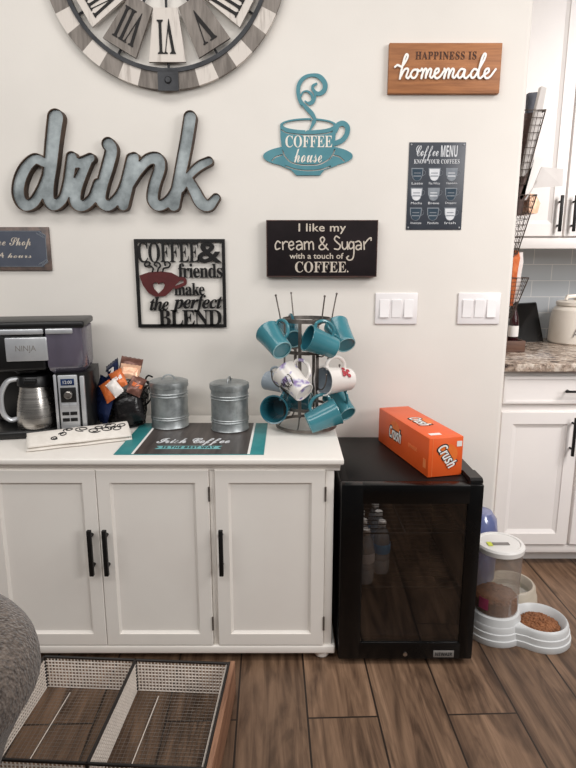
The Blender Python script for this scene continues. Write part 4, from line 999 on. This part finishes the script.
for a, b in zip(lv, lv[1:]):
    for k in range(n_): bm.faces.new((a[k], a[(k+1) % n_], b[(k+1) % n_], b[k]))
bm.faces.new(lv[0][::-1])
# bowl recess + top deck
bowl = [[bm.verts.new((bx2+r_*math.cos(q), by2+r_*math.sin(q), z)) for q in np.linspace(0, 2*PI, 41)[:-1]] for r_, z in ((.088, .074), (.082, .068), (.070, .026), (.05, .018), (.001, .017))]
for a, b in zip(bowl, bowl[1:]):
    for k in range(40): bm.faces.new((a[k], a[(k+1) % 40], b[(k+1) % 40], b[k]))
e1 = [bm.edges.get((lv[-1][k], lv[-1][(k+1) % n_])) for k in range(n_)]; e2 = [bm.edges.get((bowl[0][k], bowl[0][(k+1) % 40])) for k in range(40)]
bmesh.ops.triangle_fill(bm, edges=e1+e2, use_beauty=True)
obj('base', bm, 'feeder', t, angle=40)
bm = bm_new(); lathe(bm, [(.090, .070), (.084, .094), (.078, .098), (.072, .098)], (hx, hy, 0), 48); obj('hopper_collar', bm, 'feeder', t)
bm = bm_new(); lathe(bm, [(.060, .086), (.074, .090), (.0765, .10), (.0765, .165), (.0785, .172), (.0765, .180), (.078, .31), (.079, .330)], (hx, hy, 0), 48); hp_ = obj('hopper', bm, 'hopper', t)
bm = bm_new(); lathe(bm, [(.080, .324), (.083, .326), (.084, .342), (.079, .349), (.070, .350), (.066, .347), (0, .349)], (hx, hy, 0), 48); ld = obj('lid', bm, 'lidwhite', t)
bm = bm_new(); box(bm, (hx-.050, hy-.030, .3488), (hx-.034, hy-.002, .3505)); obj('lime_sticker', bm, 'lime', ld, smooth=False)
bm = bm_new(); box(bm, (hx-.032, hy-.024, .3488), (hx+.026, hy-.006, .3505)); obj('grey_sticker', bm, 'greysticker', ld, smooth=False)
bm = bm_new(); aq = [math.radians(q) for q in np.linspace(205, 232, 8)]; g = [[bm.verts.new((hx+.0782*math.cos(q), hy+.0782*math.sin(q), z)) for q in aq] for z in (.118, .160)]
for k in range(7): bm.faces.new((g[0][k], g[0][k+1], g[1][k+1], g[1][k]))
obj('pink_label', bm, 'magenta', hp_)
def kibble(name, centre, R_, z0, hgt, n, size, seed, parent=None):
    rr = random.Random(seed); bm = bm_new()
    lathe(bm, [(0, z0-.012), (R_*.75, z0-.012), (R_, z0), (R_*.6, z0+hgt*.6), (0, z0+hgt*.8)], (*centre, 0), 28)
    for _ in range(n):
        a, q = rr.uniform(0, 2*PI), R_*math.sqrt(rr.random())*.97; z = z0+hgt*.85*(1-(q/R_)**1.6); b2 = bm_new()
        bmesh.ops.create_uvsphere(b2, u_segments=8, v_segments=5, radius=size*rr.uniform(.8, 1.15)); b2.transform(Matrix.Diagonal((1, 1, .6, 1)))
        merge(bm, b2, Matrix.Translation((centre[0]+q*math.cos(a), centre[1]+q*math.sin(a), z)) @ Euler((rr.uniform(0, 3), rr.uniform(0, 3), 0)).to_matrix().to_4x4())
    return obj(name, bm, 'kibble', parent, angle=60)
k1 = kibble('kibble', (bx2, by2), .0705, .044, .022, 340, .0062, 3); tag(k1, 'brown dry kibble heaped in the bowl of the pet feeder', 'pet food', kind='stuff')
bm = bm_new(); lathe(bm, [(0, .0895), (.070, .0925), (.0745, .102), (.0745, .145), (.06, .152), (.03, .160), (0, .162)], (hx, hy, 0), 36); 
for _ in range(160):
    a, q = random.uniform(0, 2*PI), .070*math.sqrt(random.random()); b2 = bm_new(); bmesh.ops.create_uvsphere(b2, u_segments=7, v_segments=5, radius=.0052); merge(bm, b2, Matrix.Translation((hx+q*math.cos(a), hy+q*math.sin(a), .147+.014*(1-q/.07))))
tag(obj('kibble', bm, 'kibble', None, angle=60), 'brown dry kibble filling the lower part of the clear hopper', 'pet food', kind='stuff')

# pet waterer behind
wx, wy, wbx, wby = .742, 2.088, .885, 2.085
t = thing('pet_waterer', (.81, 2.09, 0), 'tan pet waterer with a blue tinted jug behind the feeder', 'pet waterer')
hx, hy, bx2, by2 = wx, wy, wbx, wby
bm = bm_new(); lv = []
for z, g in ((0, .004), (.004, .006), (.030, .003), (.034, 0), (.066, -.005), (.072, -.010)): lv.append([bm.verts.new((x, y, z)) for x, y in outline(.092+g, .098+g)])
n_ = len(lv[0])
for a, b in zip(lv, lv[1:]):
    for k in range(n_): bm.faces.new((a[k], a[(k+1) % n_], b[(k+1) % n_], b[k]))
bm.faces.new(lv[0][::-1])
bowl = [[bm.verts.new((bx2+r_*math.cos(q), by2+r_*math.sin(q), z)) for q in np.linspace(0, 2*PI, 41)[:-1]] for r_, z in ((.082, .072), (.077, .066), (.066, .026), (.001, .020))]
for a, b in zip(bowl, bowl[1:]):
    for k in range(40): bm.faces.new((a[k], a[(k+1) % 40], b[(k+1) % 40], b[k]))
e1 = [bm.edges.get((lv[-1][k], lv[-1][(k+1) % n_])) for k in range(n_)]; e2 = [bm.edges.get((bowl[0][k], bowl[0][(k+1) % 40])) for k in range(40)]
bmesh.ops.triangle_fill(bm, edges=e1+e2, use_beauty=True)
obj('base', bm, 'tan', t, angle=40)
bm = bm_new(); lathe(bm, [(.045, .072), (.060, .085), (.072, .105), (.074, .20), (.072, .30), (.066, .345), (.048, .372), (.02, .382), (0, .383)], (wx, wy, 0), 40); obj('jug', bm, 'jug', t)
bm = bm_new(); lathe(bm, [(0, .044), (.0705, .044)], (wbx, wby, 0), 40); tag(obj('water', bm, 'water', None), 'still water in the tan bowl of the pet waterer', 'water', kind='stuff')

# ================================================================== KITCHEN RUN
KX1 = 2.9; yc = 2.315
t = thing('base_cabinet', (1.9, 2.7, 0), 'white kitchen base cabinets with panelled doors under the granite counter', 'cabinet')
bm = bm_new(); box(bm, (XE+.001, yc+.020, .10), (KX1, YK-.001, .880), .002); obj('carcass', bm, 'kitchen', t)
bm = bm_new(); box(bm, (XE+.004, yc+.085, 0), (KX1, YK-.01, .10)); obj('toe_kick', bm, 'kitchen', t, smooth=False)
bm = bm_new(); box(bm, (XE+.003, yc+.010, .070), (KX1, yc+.030, .104), .002); obj('bottom_rail', bm, 'kitchen', t)
for k in range(5):
    xa = .886+k*.338; xb = xa+.326
    d = panel_door('drawer', xa, xb, .742, .858, yc, 'kitchen', t, .012, .012, .02, .004, .006); 
    if k == 0: bar_handle(.800, xb-.085, xb+.03, yc, d, .0045, True)
    else: bar_handle(.800, (xa+xb)/2-.06, (xa+xb)/2+.06, yc, d, .0045, True)
    d = panel_door('door', xa, xb, .112, .708, yc, 'kitchen', t, .050, .052, .02, .010, .018); bar_handle(xb-.030 if k % 2 == 0 else xa+.030, .525, .690, yc, d, .0055)
bm = bm_new(); box(bm, (XE+.001, 2.285, .882), (KX1, YK-.001, .914), .004, 3); tag(obj('granite_countertop', bm, 'granite'), 'speckled brown granite countertop on the white kitchen cabinets', 'countertop')
yu = 2.735
t = thing('upper_cabinet', (1.9, 2.9, 1.38), 'white upper kitchen cabinets with tall black bar handles above the tiles', 'cabinet')
bm = bm_new(); box(bm, (XE+.001, yu+.020, 1.395), (KX1, YK-.001, 2.60), .002); obj('carcass', bm, 'kitchen', t)
bm = bm_new(); box(bm, (XE+.001, yu+.006, 1.377), (KX1, yu+.034, 1.425), .003); obj('light_rail', bm, 'kitchen', t)
a = PY(567.5, 215, yu).x-.014
for k in range(5):
    xa = a-.333+k*.338; xb = xa+.330
    d = panel_door('door', max(xa, XE+.03), xb, 1.432, 2.56, yu, 'kitchen', t, .052, .056, .02, .010, .016)
    bar_handle(xb-.026 if k % 2 == 0 else xa+.030, PY(562, 231.5, yu-.03).z, PY(562, 195, yu-.03).z, yu, d, .0062)

# crock
cxk, cyk = 1.478, 2.935
t = thing('crock', (cxk, cyk, .914), 'cream lidded stoneware crock with thin dark lettering on the granite counter', 'jar')
bm = bm_new(); lathe(bm, [(0, 0), (.132, 0), (.139, .006), (.140, .03), (.136, .12), (.128, .168), (.112, .184), (.104, .188), (.098, .188), (.098, .05), (0, .05)], (cxk, cyk, .9142), 56); obj('body', bm, 'ceramic', t)
bm = bm_new(); lathe(bm, [(.108, .187), (.114, .190), (.114, .206), (.106, .212), (.06, .216), (0, .217)], (cxk, cyk, .9142), 56); ld = obj('lid', bm, 'ceramic', t)
bm = bm_new(); lathe(bm, [(.03, .214), (.034, .222), (.032, .232), (0, .234)], (cxk, cyk, .9142), 24); tube(bm, [(cxk-.085, cyk-.02, 1.132), (cxk-.08, cyk-.02, 1.148), (cxk-.02, cyk-.02, 1.152), (cxk+.03, cyk-.02, 1.148)], .010, 8); obj('knob', bm, 'ceramic', ld)
for s_, xa, xb, za, zb in (('M', -.066, -.035, .10, .145), ('AP', -.085, -.03, .040, .085)):
    q = math.radians(270+math.degrees((xa+xb)/2/.138)); n = V((math.cos(q), math.sin(q), 0)); u = V((-n.y, n.x, 0))
    letter('lettering', s_, V((cxk, cyk, .9142))+n*.1385, u, UZ, ((xa-xb)/2, za, (xb-xa)/2, zb), .003, 'greysticker', t, 1., -.012)
# leaning black board
t = thing('black_board', (1.17, 3.0, .914), 'black slanted board leaning at the back of the granite counter', 'board')
p = [PZ(511, 342.5, .9145), PZ(543.5, 341.5, .9145), PY(536.5, 303, 3.08), PY(512, 304.5, 3.08)]
bm = bm_new(); vs = [bm.verts.new(q) for q in p]; vb = [bm.verts.new(q+V((0, .012, .004))) for q in p]
bm.faces.new(vs); bm.faces.new(vb[::-1])
for k in range(4): bm.faces.new((vs[k], vb[k], vb[(k+1) % 4], vs[(k+1) % 4]))
obj('panel', bm, 'blackgloss', t, smooth=False)
bm = bm_new(); box(bm, (p[0].x+.02, 3.0, .9145), (p[0].x+.06, 3.07, .922), .002); obj('stand_foot', bm, 'black', t)
# wooden box at the wall
bm = bm_new(); a, b = PZ(506, 352, .9145), PZ(519.5, 350, .9145)
t = thing('wooden_box', (a.x+.03, a.y+.06, .914), 'small dark brown wooden box on the granite beside the wall corner', 'box')
x0_ = .925; yq = a.y
for lo, hi in (((x0_, yq, .9145), (b.x, yq+.14, .922)), ((x0_, yq, .922), (b.x, yq+.006, .965)), ((x0_, yq+.134, .922), (b.x, yq+.14, .965)), ((x0_, yq+.006, .922), (x0_+.006, yq+.134, .965)), ((b.x-.006, yq+.006, .922), (b.x, yq+.134, .965))): box(bm, lo, hi, .0015)
obj('tray', bm, 'woodbox', t)
wxx = b.x-.034; wyy = yq+.068
t = thing('dressing_bottle', (wxx, wyy, .9225), 'dark burgundy bottle with a white label standing in the wooden box', 'bottle')
wr_ = .021
bm = bm_new(); lathe(bm, [(0, 0), (wr_, 0), (wr_+.001, .004), (wr_+.001, .12), (wr_*.8, .15), (wr_*.4, .175), (wr_*.4, .205)], (wxx, wyy, .9225), 24); obj('body', bm, 'bottlewine', t)
bm = bm_new(); lathe(bm, [(wr_+.0012, .055), (wr_+.002, .056), (wr_+.002, .105), (wr_+.0012, .106)], (wxx, wyy, .9225), 24); obj('paper_label', bm, 'paper', t)
bm = bm_new(); lathe(bm, [(wr_*.46, .200), (wr_*.46, .225), (0, .226)], (wxx, wyy, .9225), 18); obj('cap', bm, 'black', t)

# ================================================================== WIRE FILE RACK on the kitchen side of the wall
t = thing('wire_file_rack', (XE, 2.40, 1.4), 'dark wire rack of three slanted baskets hung on the side of the wall', 'wall rack')
ra, rb = 2.262, 2.56
tiers = []
for yt, ybm, xo, xi in ((110, 184, 545.5, 522.5), (195, 254, 536.5, 514.5), (278, 318, 528.5, 509)):
    zt, zb = PY(xo, yt, ra).z, PY(xi, ybm, ra).z; X = PY(xo, yt, ra).x; Xb = max(PY(xi+2.5, ybm, ra).x, XE+.012); tiers.append((zt, zb, X, Xb))
bm = bm_new()
for y in (ra, rb): tube(bm, [(XE+.004, y, tiers[2][1]-.03), (XE+.004, y, tiers[0][0]+.03)], .003, 6)
for z in (tiers[0][0]+.03, tiers[2][1]-.03): tube(bm, [(XE+.004, ra, z), (XE+.004, rb, z)], .003, 6)
obj('back_frame', bm, 'rackwire', t)
for zt, zb, X, Xb in tiers:
    bm = bm_new()
    tube(bm, [(XE+.006, ra, zt), (X, ra, zt), (X, rb, zt), (XE+.006, rb, zt)], .0032, 6, closed=True)
    tube(bm, [(XE+.006, ra, zb), (Xb, ra, zb), (Xb, rb, zb), (XE+.006, rb, zb)], .0026, 6, closed=True)
    for y in np.linspace(ra, rb, 19): tube(bm, [(X, y, zt), (Xb, y, zb)], .0011 if ra < y < rb else .0026, 5)
    for f in np.linspace(.1, .9, 9): tube(bm, [(XE+.006, ra, zt+(zb-zt)*f), (X+(Xb-X)*f, ra, zt+(zb-zt)*f), (X+(Xb-X)*f, rb, zt+(zb-zt)*f)], .0011, 5)
    for s in (.33, .66): tube(bm, [(XE+.006+(X-XE-.006)*s, ra, zt), (XE+.006+(Xb-XE-.006)*s, ra, zb)], .0011, 5)
    obj('wire_basket', bm, 'rackwire', t)
def slab(name, pts, y0_, y1_, m, label, cat, group='papers in the wire rack'):
    """flat thing standing in a basket: outline (x,z) in the rack's end view, from y0 to y1"""
    c = V((sum(p[0] for p in pts)/len(pts), (y0_+y1_)/2, sum(p[1] for p in pts)/len(pts)))
    bm = bm_new(); prism(bm, pts, (0, y0_, 0), UX, UZ, (0, y1_-y0_, 0)); return tag(obj(name, bm, m, None, smooth=False), label, cat, group)
def ez(px, py, Y=2.275): p = PY(px, py, Y); return (max(p.x, XE+.007), p.z)
slab('paper_roll', [ez(541.5, 86, 2.268), ez(546.5, 88, 2.268), ez(532, 166, 2.268), ez(524.5, 176, 2.268), ez(521.5, 176, 2.268), ez(533, 122, 2.268)], 2.267, 2.292, 'papergrey', 'rolled pale paper sticking up out of the top basket', 'papers')
slab('notebook', [ez(528.5, 93, 2.33), ez(541, 92, 2.33), ez(537, 118, 2.33), ez(524, 178, 2.33), ez(521, 178, 2.33), ez(527, 112, 2.33)], 2.326, 2.35, 'bookdark', 'dark grey notebook behind the paper roll in the top basket', 'book')
slab('brown_book', [ez(525.5, 112), ez(536, 111), ez(533.5, 120), ez(521.5, 172), ez(519.5, 178), ez(519, 172)], 2.296, 2.322, 'bookbrown', 'dark brown book tucked between wall and paper roll in the top basket', 'book')
slab('booklet', [ez(520.5, 183), ez(529, 160), ez(534, 160), ez(526, 190), ez(522, 215), ez(516.5, 215)], 2.275, 2.48, 'bookbrown', 'dark brown booklet standing in the middle basket', 'book')
slab('letter_envelope', [ez(533, 157), ez(545, 158), ez(541, 163), ez(524, 196), ez(521, 200), ez(520, 197)], 2.275, 2.44, 'paper', 'white folded paper leaning out of the middle basket', 'papers')
p = [V((*(lambda q: (q.x, q.y, q.z))(PY(x_, y_, Y_)),)) for x_, y_, Y_ in ((541.5, 167, 2.30), (563.5, 169, 2.36), (562.5, 186, 2.34), (533, 188, 2.28))]
bm = bm_new(); vs = [bm.verts.new(q) for q in p]; vb = [bm.verts.new(q+V((0, .004, .001))) for q in p]; bm.faces.new(vs); bm.faces.new(vb[::-1])
for k in range(4): bm.faces.new((vs[k], vb[k], vb[(k+1) % 4], vs[(k+1) % 4]))
q = [PY(533, 188, 2.28), PY(538, 180, 2.284), PY(526, 200, 2.284), PY(524, 200, 2.284)]
prism(bm, [(v.x, v.z) for v in q], (0, 2.282, 0), UX, UZ, (0, .004, 0))
tag(obj('grey_card', bm, 'papergrey', None, smooth=False), 'pale grey card jutting out sideways from the middle basket', 'card', 'papers in the wire rack')
slab('tan_carton', [ez(531, 193), ez(537, 194), ez(541.5, 203), ez(538.5, 213), ez(530, 213)], 2.285, 2.40, 'peachfoil', 'peach card carton at the outer side of the middle basket', 'carton')
slab('snack_bag', [ez(512.5, 258), ez(518, 250), ez(519.5, 258), ez(517, 272), ez(515.0, 290), ez(512.0, 306), ez(509.5, 306)], 2.268, 2.40, 'orangefoil', 'orange packet sticking up out of the lowest wire basket', 'packet')
slab('paper_bag', [ez(519.5, 254), ez(524, 252), ez(524.5, 262), ez(522, 276), ez(521, 300), ez(512, 305), ez(516, 276)], 2.285, 2.45, 'whitefoil', 'white crinkled bag beside the orange packet in the lowest basket', 'bag')

# ================================================================== WIRE CRATE ON THE FLOOR
cw, cd, ch = .592, .385, .112
t = thing('wire_crate', (0, 0, 0), 'low two-compartment wire mesh crate with wooden side on the floor', 'crate')
bm = bm_new()
for lo, hi in (((0, 0, ch-.008), (cw, .007, ch)), ((0, cd-.007, ch-.008), (cw, cd, ch)), ((0, 0, ch-.008), (.007, cd, ch)), ((cw-.012, 0, ch-.004), (cw-.004, cd, ch+.001)), ((cw*.487, 0, ch-.008), (cw*.487+.008, cd, ch))): box(bm, lo, hi, .0015, 1)
for x in (0, cw*.487, cw-.012): 
    for y in (0, cd-.007): box(bm, (x, y, 0), (x+.007, y+.007, ch-.004))
obj('black_rim', bm, 'cratedark', t)
def mesh_wall(o, u, v, L, H_, p=.0105, r=.0023):
    o, u, v = V(o), V(u), V(v); bm = bm_new(); n = int(L/p); m_ = int(H_/p)
    for k in range(n+1): tube(bm, [o+u*(L*k/n), o+u*(L*k/n)+v*H_], r, 4)
    for k in range(m_+1): tube(bm, [o+v*(H_*k/m_), o+v*(H_*k/m_)+u*L], r, 4)
    return bm
H_ = ch-.01
for o, u, L in (((.004, cd-.004, .003), UX, cw-.012), ((.004, .004, .003), UX, cw-.012), ((.004, .004, .003), UY, cd-.008), ((cw*.487+.004, .004, .003), UY, cd-.008), ((cw-.016, .004, .003), UY, cd-.008)):
    obj('mesh_side', mesh_wall(o, u, UZ, L, H_), 'meshwire', t, smooth=False)
obj('mesh_floor', mesh_wall((.004, .004, .003), UX, UY, cw-.012, cd-.008, .0125, .0006), 'thinwire', t, smooth=False)
for x in (.085, cw*.487+.075):
    bm = bm_new(); tube(bm, [(x, .05, .005), (x+.004, cd-.03, .005)], .0016, 6); obj('pale_line', bm, 'meshwire', t)  # one thin white line along the bottom of each compartment
bm = bm_new(); box(bm, (cw-.004, -.002, .0), (cw+.010, cd+.002, ch+.002), .0015); obj('wood_side', bm, 'crateslat', t)
t.location = (-.785, 1.208, 0.001); t.rotation_euler = (0, 0, math.radians(-3.2))

# ================================================================== BARREL CHAIR
ccx, ccy = -.755, .90
t = thing('barrel_chair', (ccx, ccy, 0), 'brown grey tweed upholstered barrel chair cut off at the lower left', 'chair')
bm = bm_new(); ns, nz = 48, 22; g = []
zs_ = np.linspace(0, 1, nz)
def shell(q, s):
    th = abs(((q-math.radians(200)+PI) % (2*PI))-PI)          # opening faces away to the left
    top = .42+.22*min(1, max(0, (th-.55)/.75))**.6 if th > .55 else .42
    prof = [(.12, .20), (.150, .205), (.172, .26), (.202, .36), (.236, .46), (.270, .56)]
    prof += [(.288, .60), (.283, .66), (.266, .705), (.235, .735), (.205, .742), (.185, .725), (.178, .68), (.175, .45), (.17, .42)]
    k = s*(len(prof)-1); i = min(int(k), len(prof)-2); f = k-i
    r_ = prof[i][0]*(1-f)+prof[i+1][0]*f; z = prof[i][1]*(1-f)+prof[i+1][1]*f
    if z > .42: z = .42+(z-.42)*(top-.42)/.33
    return r_, z
for i in range(ns):
    q = 2*PI*i/ns; g.append([bm.verts.new((ccx+shell(q, s)[0]*math.cos(q), ccy+shell(q, s)[0]*math.sin(q), shell(q, s)[1])) for s in np.linspace(0, 1, 46)])
for i in range(ns):
    for j in range(45): bm.faces.new((g[i][j], g[(i+1) % ns][j], g[(i+1) % ns][j+1], g[i][j+1]))
bm.faces.new([g[i][0] for i in range(ns)])
obj('barrel_back', bm, 'tweed', t, angle=60)
bm = bm_new(); lathe(bm, [(0, .33), (.165, .33), (.172, .35), (.172, .43), (.155, .455), (0, .462)], (ccx, ccy, 0), 36); obj('seat_cushion', bm, 'tweed', t)
for a in (20, 110, 200, 290):
    q = math.radians(a); d = V((math.cos(q), math.sin(q), 0)); bm = bm_new(); tube(bm, [V((ccx, ccy, .215))+d*.11, V((ccx, ccy, 0))+d*.15], [.018, .011], 12); obj('leg', bm, 'chairleg', t)

# ================================================================== LIGHT
w = bpy.data.worlds.new('room light'); scene.world = w; w.use_nodes = True
nt = w.node_tree; bg = nt.nodes['Background']; bg.inputs['Color'].default_value = (.98, .96, .95, 1); bg.inputs['Strength'].default_value = .11
def area(name, loc, target, size, power, col, sy=None, spread=180):
    l = bpy.data.lights.new(name, 'AREA'); l.energy = power; l.color = col; l.size = size; l.spread = math.radians(spread)
    if sy: l.shape = 'RECTANGLE'; l.size_y = sy
    o = bpy.data.objects.new(name, l); COL.objects.link(o); o.location = loc; o.rotation_euler = (V(target)-V(loc)).to_track_quat('-Z', 'Y').to_euler(); return o
area('window_light', (3.0, -1.0, 2.2), (0, 2.0, .9), 1.1, 25, (1., .985, .97), None, 130)
area('wall_fill', (-1.2, .10, 2.15), (-1., 2.23, 1.3), 3.2, 27, (1., .985, .965), .5)  # added out-of-view fill, evens the light across the wall
area('ceiling_light', (-.3, 1.15, 2.88), (-.3, 1.15, 0), 2.6, 23, (1., .965, .93), .7)
area('kitchen_light', (2.3, .9, 2.6), (1.7, 2.7, .8), .9, 26, (1., .95, .93), None, 110)
area('fridge_fill', (.39, 1.90, .598), (.39, 1.90, 0), .30, .35, (.95, .97, 1.), .2)  # added fill inside the fridge, only to brighten the bottles

# ================================================================== CAMERA
cam = bpy.data.cameras.new('camera'); cam.sensor_fit = 'VERTICAL'; cam.sensor_height = 36.; cam.lens = FOC/768*36
co = bpy.data.objects.new('camera', cam); COL.objects.link(co); co.location = (0, 0, EYE); co.rotation_euler = (PI/2-TILT, 0, 0); cam.clip_start = .02
scene.camera = co
scene.view_settings.view_transform = 'Standard'; scene.view_settings.look = 'None'; scene.view_settings.exposure = 0.; scene.view_settings.gamma = 1.
scene.cycles.use_denoising = True
scene.cycles.max_bounces = 8; scene.cycles.transparent_max_bounces = 16
